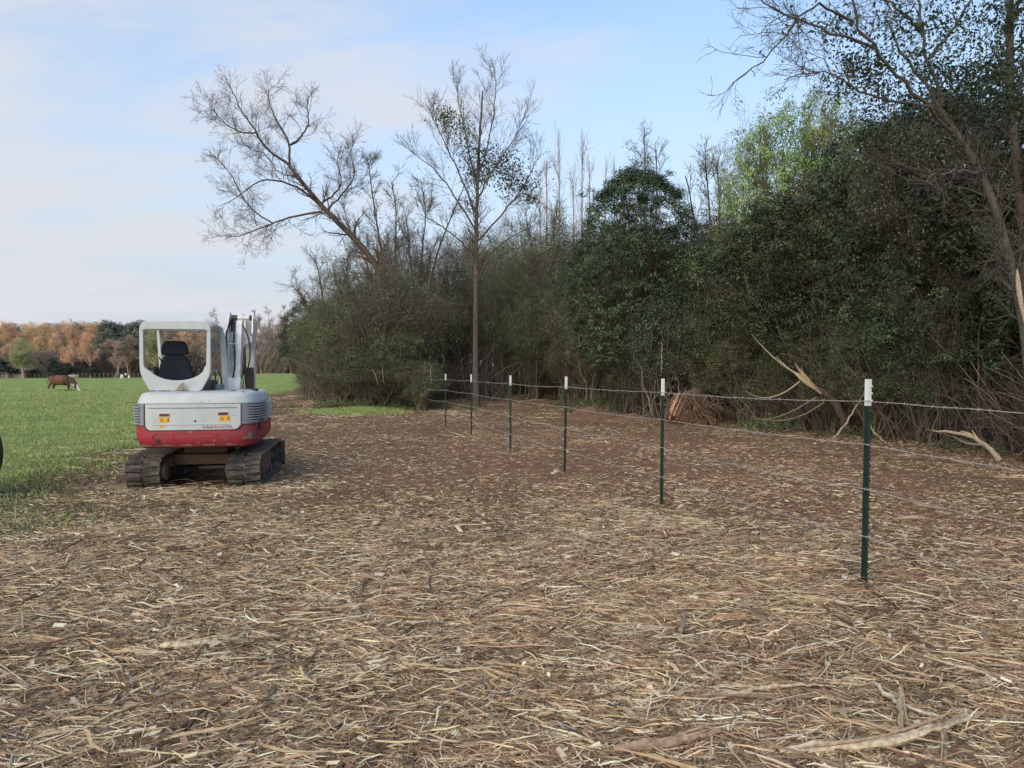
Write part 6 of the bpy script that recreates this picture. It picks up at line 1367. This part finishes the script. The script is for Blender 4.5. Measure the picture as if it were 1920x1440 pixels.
log_world('fallen_log', [(1592, 815, 18.3), (1578, 775, 18.3), (1560, 748, 18.4), (1532, 728, 18.5), (1505, 708, 18.6)], [.12, .11, .10, .08, .04], [(0.10, 0.08, 0.065)], 'broken trunk with torn bright yellow wood at its tip, leaning out of the brush', 'trunk', splits=[
    ('torn_wood', [(1540, 738, 18.34), (1510, 710, 18.38), (1495, 688, 18.41), (1490, 680, 18.41)], [.03, .055, .035, .006], TORN), ('torn_wood', [(1528, 730, 18.34), (1500, 708, 18.34), (1485, 695, 18.38)], [.02, .05, .006], TORN), ('torn_wood', [(1525, 722, 18.34), (1505, 700, 18.34), (1502, 690, 18.34)], [.02, .04, .005], TORN),
    ('torn_wood', [(1510, 712, 18.38), (1475, 690, 18.41), (1450, 672, 18.45), (1430, 650, 18.48), (1408, 626, 18.52)], [.012, .022, .018, .012, .004], [(0.48, 0.40, 0.27)]), ('torn_wood', [(1505, 705, 18.38), (1480, 694, 18.38), (1455, 668, 18.41)], [.02, .02, .005], TORN),
    ('bent_branch', [(1500, 715, 18.38), (1470, 740, 18.34), (1430, 750, 18.30), (1405, 742, 18.30), (1397, 733, 18.30)], [.02, .02, .018, .012, .006], [(0.40, 0.33, 0.24)]), ('bent_branch', [(1530, 745, 18.34), (1500, 765, 18.30), (1450, 788, 18.27), (1405, 786, 18.23)], [.02, .018, .014, .006], BARKW),
    ('bent_branch', [(1545, 755, 18.30), (1500, 785, 18.23), (1440, 792, 18.20), (1410, 782, 18.20)], [.018, .014, .012, .005], BARKW)], seed=3)
log_world('broken_limb', [(1560, 826, 17.0), (1585, 795, 17.0), (1600, 770, 17.1), (1625, 730, 17.2)], [.02, .022, .02, .01], [(0.36, 0.29, 0.20)], 'pale bent stick rising from the ground towards the closest fence post', 'branch', seed=4)
log_world('fallen_limb', [(1876, 864, 13.5), (1850, 835, 13.7), (1825, 818, 13.9), (1795, 812, 14.1), (1748, 806, 14.4)], [.05, .045, .035, .03, .01], [(0.42, 0.34, 0.24)], 'fallen pale forked limb lying at the foot of the brush below the slanting tree', 'branch', splits=[('fork', [(1828, 820, 13.9), (1815, 812, 14.0), (1800, 808, 14.1)], [.03, .02, .006], TORN), ('fork', [(1835, 825, 13.8), (1822, 806, 13.9), (1830, 815, 13.8)][:2], [.02, .006], TORN), ('fork', [(1850, 835, 13.7), (1808, 832, 13.8), (1788, 818, 13.9)], [.02, .02, .006], BARKW)], seed=5, mat=M_WOOD)
log_world('snapped_branch', [(1665, 835, 16.3), (1640, 812, 16.3), (1625, 790, 16.4)], [.035, .03, .015], [(0.36, 0.27, 0.19)], 'snapped brown branch lying beyond the closest fence post', 'branch', seed=6, mat=M_WOOD)
log_world('pale_snag', [(1005, 740, 44), (1003, 700, 44), (998, 668, 44), (1001, 650, 44)], [.07, .06, .07, .01], [(0.50, 0.38, 0.24)], 'splintered pale stub standing in the thicket behind the fence', 'snag', splits=[('torn_wood', [(998, 670, 44), (1004, 660, 44), (1006, 648, 44)], [.04, .03, .006], TORN)], seed=7, mat=M_WOOD)
for i, (X, t_, lab) in enumerate(((975, 700, 'short cut stem standing just before the splintered stub'), (1018, 672, 'taller cut stem with a frayed top beside the splintered stub'), (1027, 680, 'cut stem with a torn top, the one farthest from the splintered stub'), (985, 690, 'slim cut stem close to the splintered stub'))):
    log_world('cut_stem', [(X, 742, 43), (X + 1, (742 + t_) / 2, 43), (X - 2, t_, 43)], [.035, .03, .02], [(0.24, 0.19, 0.14)], lab, 'stem', splits=[('torn_wood', [(X - 2, t_ + 6, 42.95), (X, t_ - 4, 42.95), (X + 1, t_ - 12, 42.9)], [.03, .02, .004], TORN)], seed=20 + i)
# bright cut ends and broken stubs in the shrubs
for i, (X0, Y0, X1, Y1, D, r, lab) in enumerate(((690, 612, 712, 578, 31.5, .04, 'pale broken branch stub slanting below the leaning trunk'),
        (1240, 700, 1240, 640, 23.5, .03, 'thin upright pale stem just behind the second fence post'))):
    log_world('broken_stub', [(X0, Y0, D), ((X0 + X1) / 2 + 1, (Y0 + Y1) / 2, D), (X1, Y1, D + .1)], [r * .4, r * .55, r * .3], [(0.38, 0.31, 0.23)], lab, 'branch', sides=6, seed=40 + i, mat=M_WOOD, k=8)
# torn orange stem ends in the bunch next to the last post
for i, (X, Y, dx) in enumerate(((716, 694, 2), (704, 700, -6), (806, 692, 3))):
    log_world('torn_stem', [(X + 5, 722, 29.4), (X + 3, 712, 29.4), (X, Y + 6, 29.4), (X + dx, Y - 8, 29.4)], [.008, .010, .018, .004], [(0.27, 0.18, 0.11)], 'torn orange topped stem in the cut bunch left of the fence posts'.replace(' left of', ' beside'), 'stem', sides=6, seed=60 + i, mat=M_WOOD, k=8)['group'] = 'torn stems beside the last fence posts'

# uprooted stump with its trunk lying back into the brush
rv = np.random.default_rng(55); D_ = 22.6; pb = at(1292, 800, D_); base = Vector((pb.x, D_, H(pb.x, D_)))
st = empty('uprooted_stump', tuple(base)); tag(st, 'uprooted stump with a mat of reddish roots lying behind the second fence post', 'stump')
n_ = 260; k = 7; o_ = np.stack([rv.normal(0, .25, n_), rv.normal(0, .2, n_), rv.uniform(.45, .95, n_)], 1); d = unit(np.stack([rv.normal(0, 1, n_), rv.normal(-.3, .8, n_), rv.normal(-.7, .5, n_)], 1)); P = np.empty((n_, k, 3)); P[:, 0] = o_; sl = rv.uniform(.06, .2, n_)[:, None]
for j in range(1, k): d = unit(d + rv.normal(0, .3, (n_, 3)) + np.array([0, 0, -.18])); P[:, j] = P[:, j - 1] + d * sl
P[:, :, 2] = np.maximum(P[:, :, 2], .01); b = Buf(); ROOTC = [(0.20, 0.125, 0.085), (0.15, 0.095, 0.068), (0.25, 0.175, 0.125)]
rr = rv.uniform(.008, .022, n_)[:, None] * np.linspace(1, .3, k)[None]; tubes(b, P, rr, 4, pick(rv, ROOTC, n_)); l2, r2 = spawn(rv, P, rr, 1500, (.1, 1), (20, 80), (.15, .5), 5, .6, -.4, .35, rmin=.004); l2[:, :, 2] = np.maximum(l2[:, :, 2], .01); tubes(b, l2, r2, 3, pick(rv, ROOTC, 1500)); me = b.mesh('roots', [M_ROOT]); link(bpy.data.objects.new('roots', me), st)
bm = bmesh.new(); bmesh.ops.create_icosphere(bm, subdivisions=5, radius=1)
for v in bm.verts:
    n0 = fbm(v.co.x * 2 + 5, v.co.y * 2 + v.co.z * 2.3, 3); v.co = Vector((v.co.x * .62, v.co.y * .4, v.co.z * .34 + .10)) * (0.45 + 1.1 * float(n0))
bobj('root_soil', bm, M_EARTH, st)
b = Buf(); q = resample([tuple(at(*p) - base) for p in ((1275, 752, 22.8), (1290, 742, 23), (1315, 735, 23.4), (1330, 720, 23.8), (1330, 690, 24.2), (1312, 640, 24.8), (1300, 600, 25.3))], 16); tubes(b, q, np.linspace(.2, .07, 16), 10, (0.12, 0.095, 0.075), cap=True); b.obj('trunk', M_BARK, st)
b = Buf(); q = resample([tuple(at(*p) - base) for p in ((1262, 775, 22.3), (1272, 752, 22.4), (1278, 740, 22.5))], 8); 
for _ in range(22):
    o_ = rv.normal(0, .10, 3); tubes(b, q + o_ + rv.normal(0, .01, (8, 3)), np.linspace(.03, .006, 8), 4, pick(rv, [(0.42, 0.24, 0.15), (0.50, 0.33, 0.22)], 1))
b.obj('torn_wood', M_WOOD, st)
# low dirt heaps pushed up at the wood's foot
def heap(X, Y, D, rx, ry, h_, label, roots=120, seed=0):
    rv = np.random.default_rng(seed); p = at(X, Y, D); base = (p.x, D, H(p.x, D) - .03); o = empty('soil_heap', base); tag(o, label, 'heap')
    b = Buf(); g = 34; u = np.linspace(-1.1, 1.1, g); A, B = np.meshgrid(u, u); r2_ = A ** 2 + B ** 2; Z = h_ * np.exp(-r2_ * 2.2) * (0.5 + fbm(A * 3 + seed, B * 3, seed)) + .10 * h_ * (fbm(A * 11, B * 11, 4) - .5) * (r2_ < 1.2) - .12 * sstep(.5, 1.2, r2_)
    ix = np.arange(g * g).reshape(g, g); b.add(np.stack([A * rx, B * ry, Z], -1).reshape(-1, 3), np.stack([ix[:-1, :-1], ix[:-1, 1:], ix[1:, 1:], ix[1:, :-1]], -1).reshape(-1, 4), (0.13, 0.075, 0.05)); b.obj('soil', M_EARTH, o)
    n_ = roots; P = np.empty((n_, 5, 3)); P[:, 0] = np.stack([rv.normal(0, rx * .5, n_), rv.normal(0, ry * .5, n_), rv.uniform(0, h_ * .8, n_)], 1); d = unit(rv.normal(size=(n_, 3)) * np.array([1, 1, .4]))
    for j in range(1, 5): d = unit(d + rv.normal(0, .35, (n_, 3))); P[:, j] = P[:, j - 1] + d * rv.uniform(.06, .16, n_)[:, None] * min(1, rx ** 1.5)
    P[:, :, 2] = np.maximum(P[:, :, 2], .02) if rx > .5 else np.clip(P[:, :, 2], .02, h_ * 1.3); b = Buf(); tubes(b, P, rv.uniform(.004, .012, n_)[:, None] * np.linspace(1, .3, 5)[None], 4, pick(rv, ROOTC + [(0.36, 0.28, 0.19)], n_)); b.obj('roots', M_ROOT, o)
heap(1110, 790, 25, 1.3, .8, .45, 'low heap of reddish soil and roots beyond the third fence post', 220, 1)
heap(1185, 800, 24, 1.1, .6, .25, 'flatter patch of pushed up soil between the soil heap and the stump', 120, 2)
heap(640, 790, 21, .5, .3, .12, 'small dark mound of soil on the strip beside the bright grass patch', 40, 3) if False else None
heap(565, 785, 25.5, .6, .4, .16, 'small dark mound of soil on the strip near the excavator', 50, 3)
heap(985, 770, 32, .9, .6, .18, 'low scrap heap of roots by the tall straight tree', 90, 4)
heap(915, 1032, 6.75, .42, .30, .06, 'dark scraped soil hump in the middle of the mulch', 60, 6)
heap(1405, 1012, 7.2, .30, .16, .07, 'dark soil hump between the two closest fence posts', 50, 7)
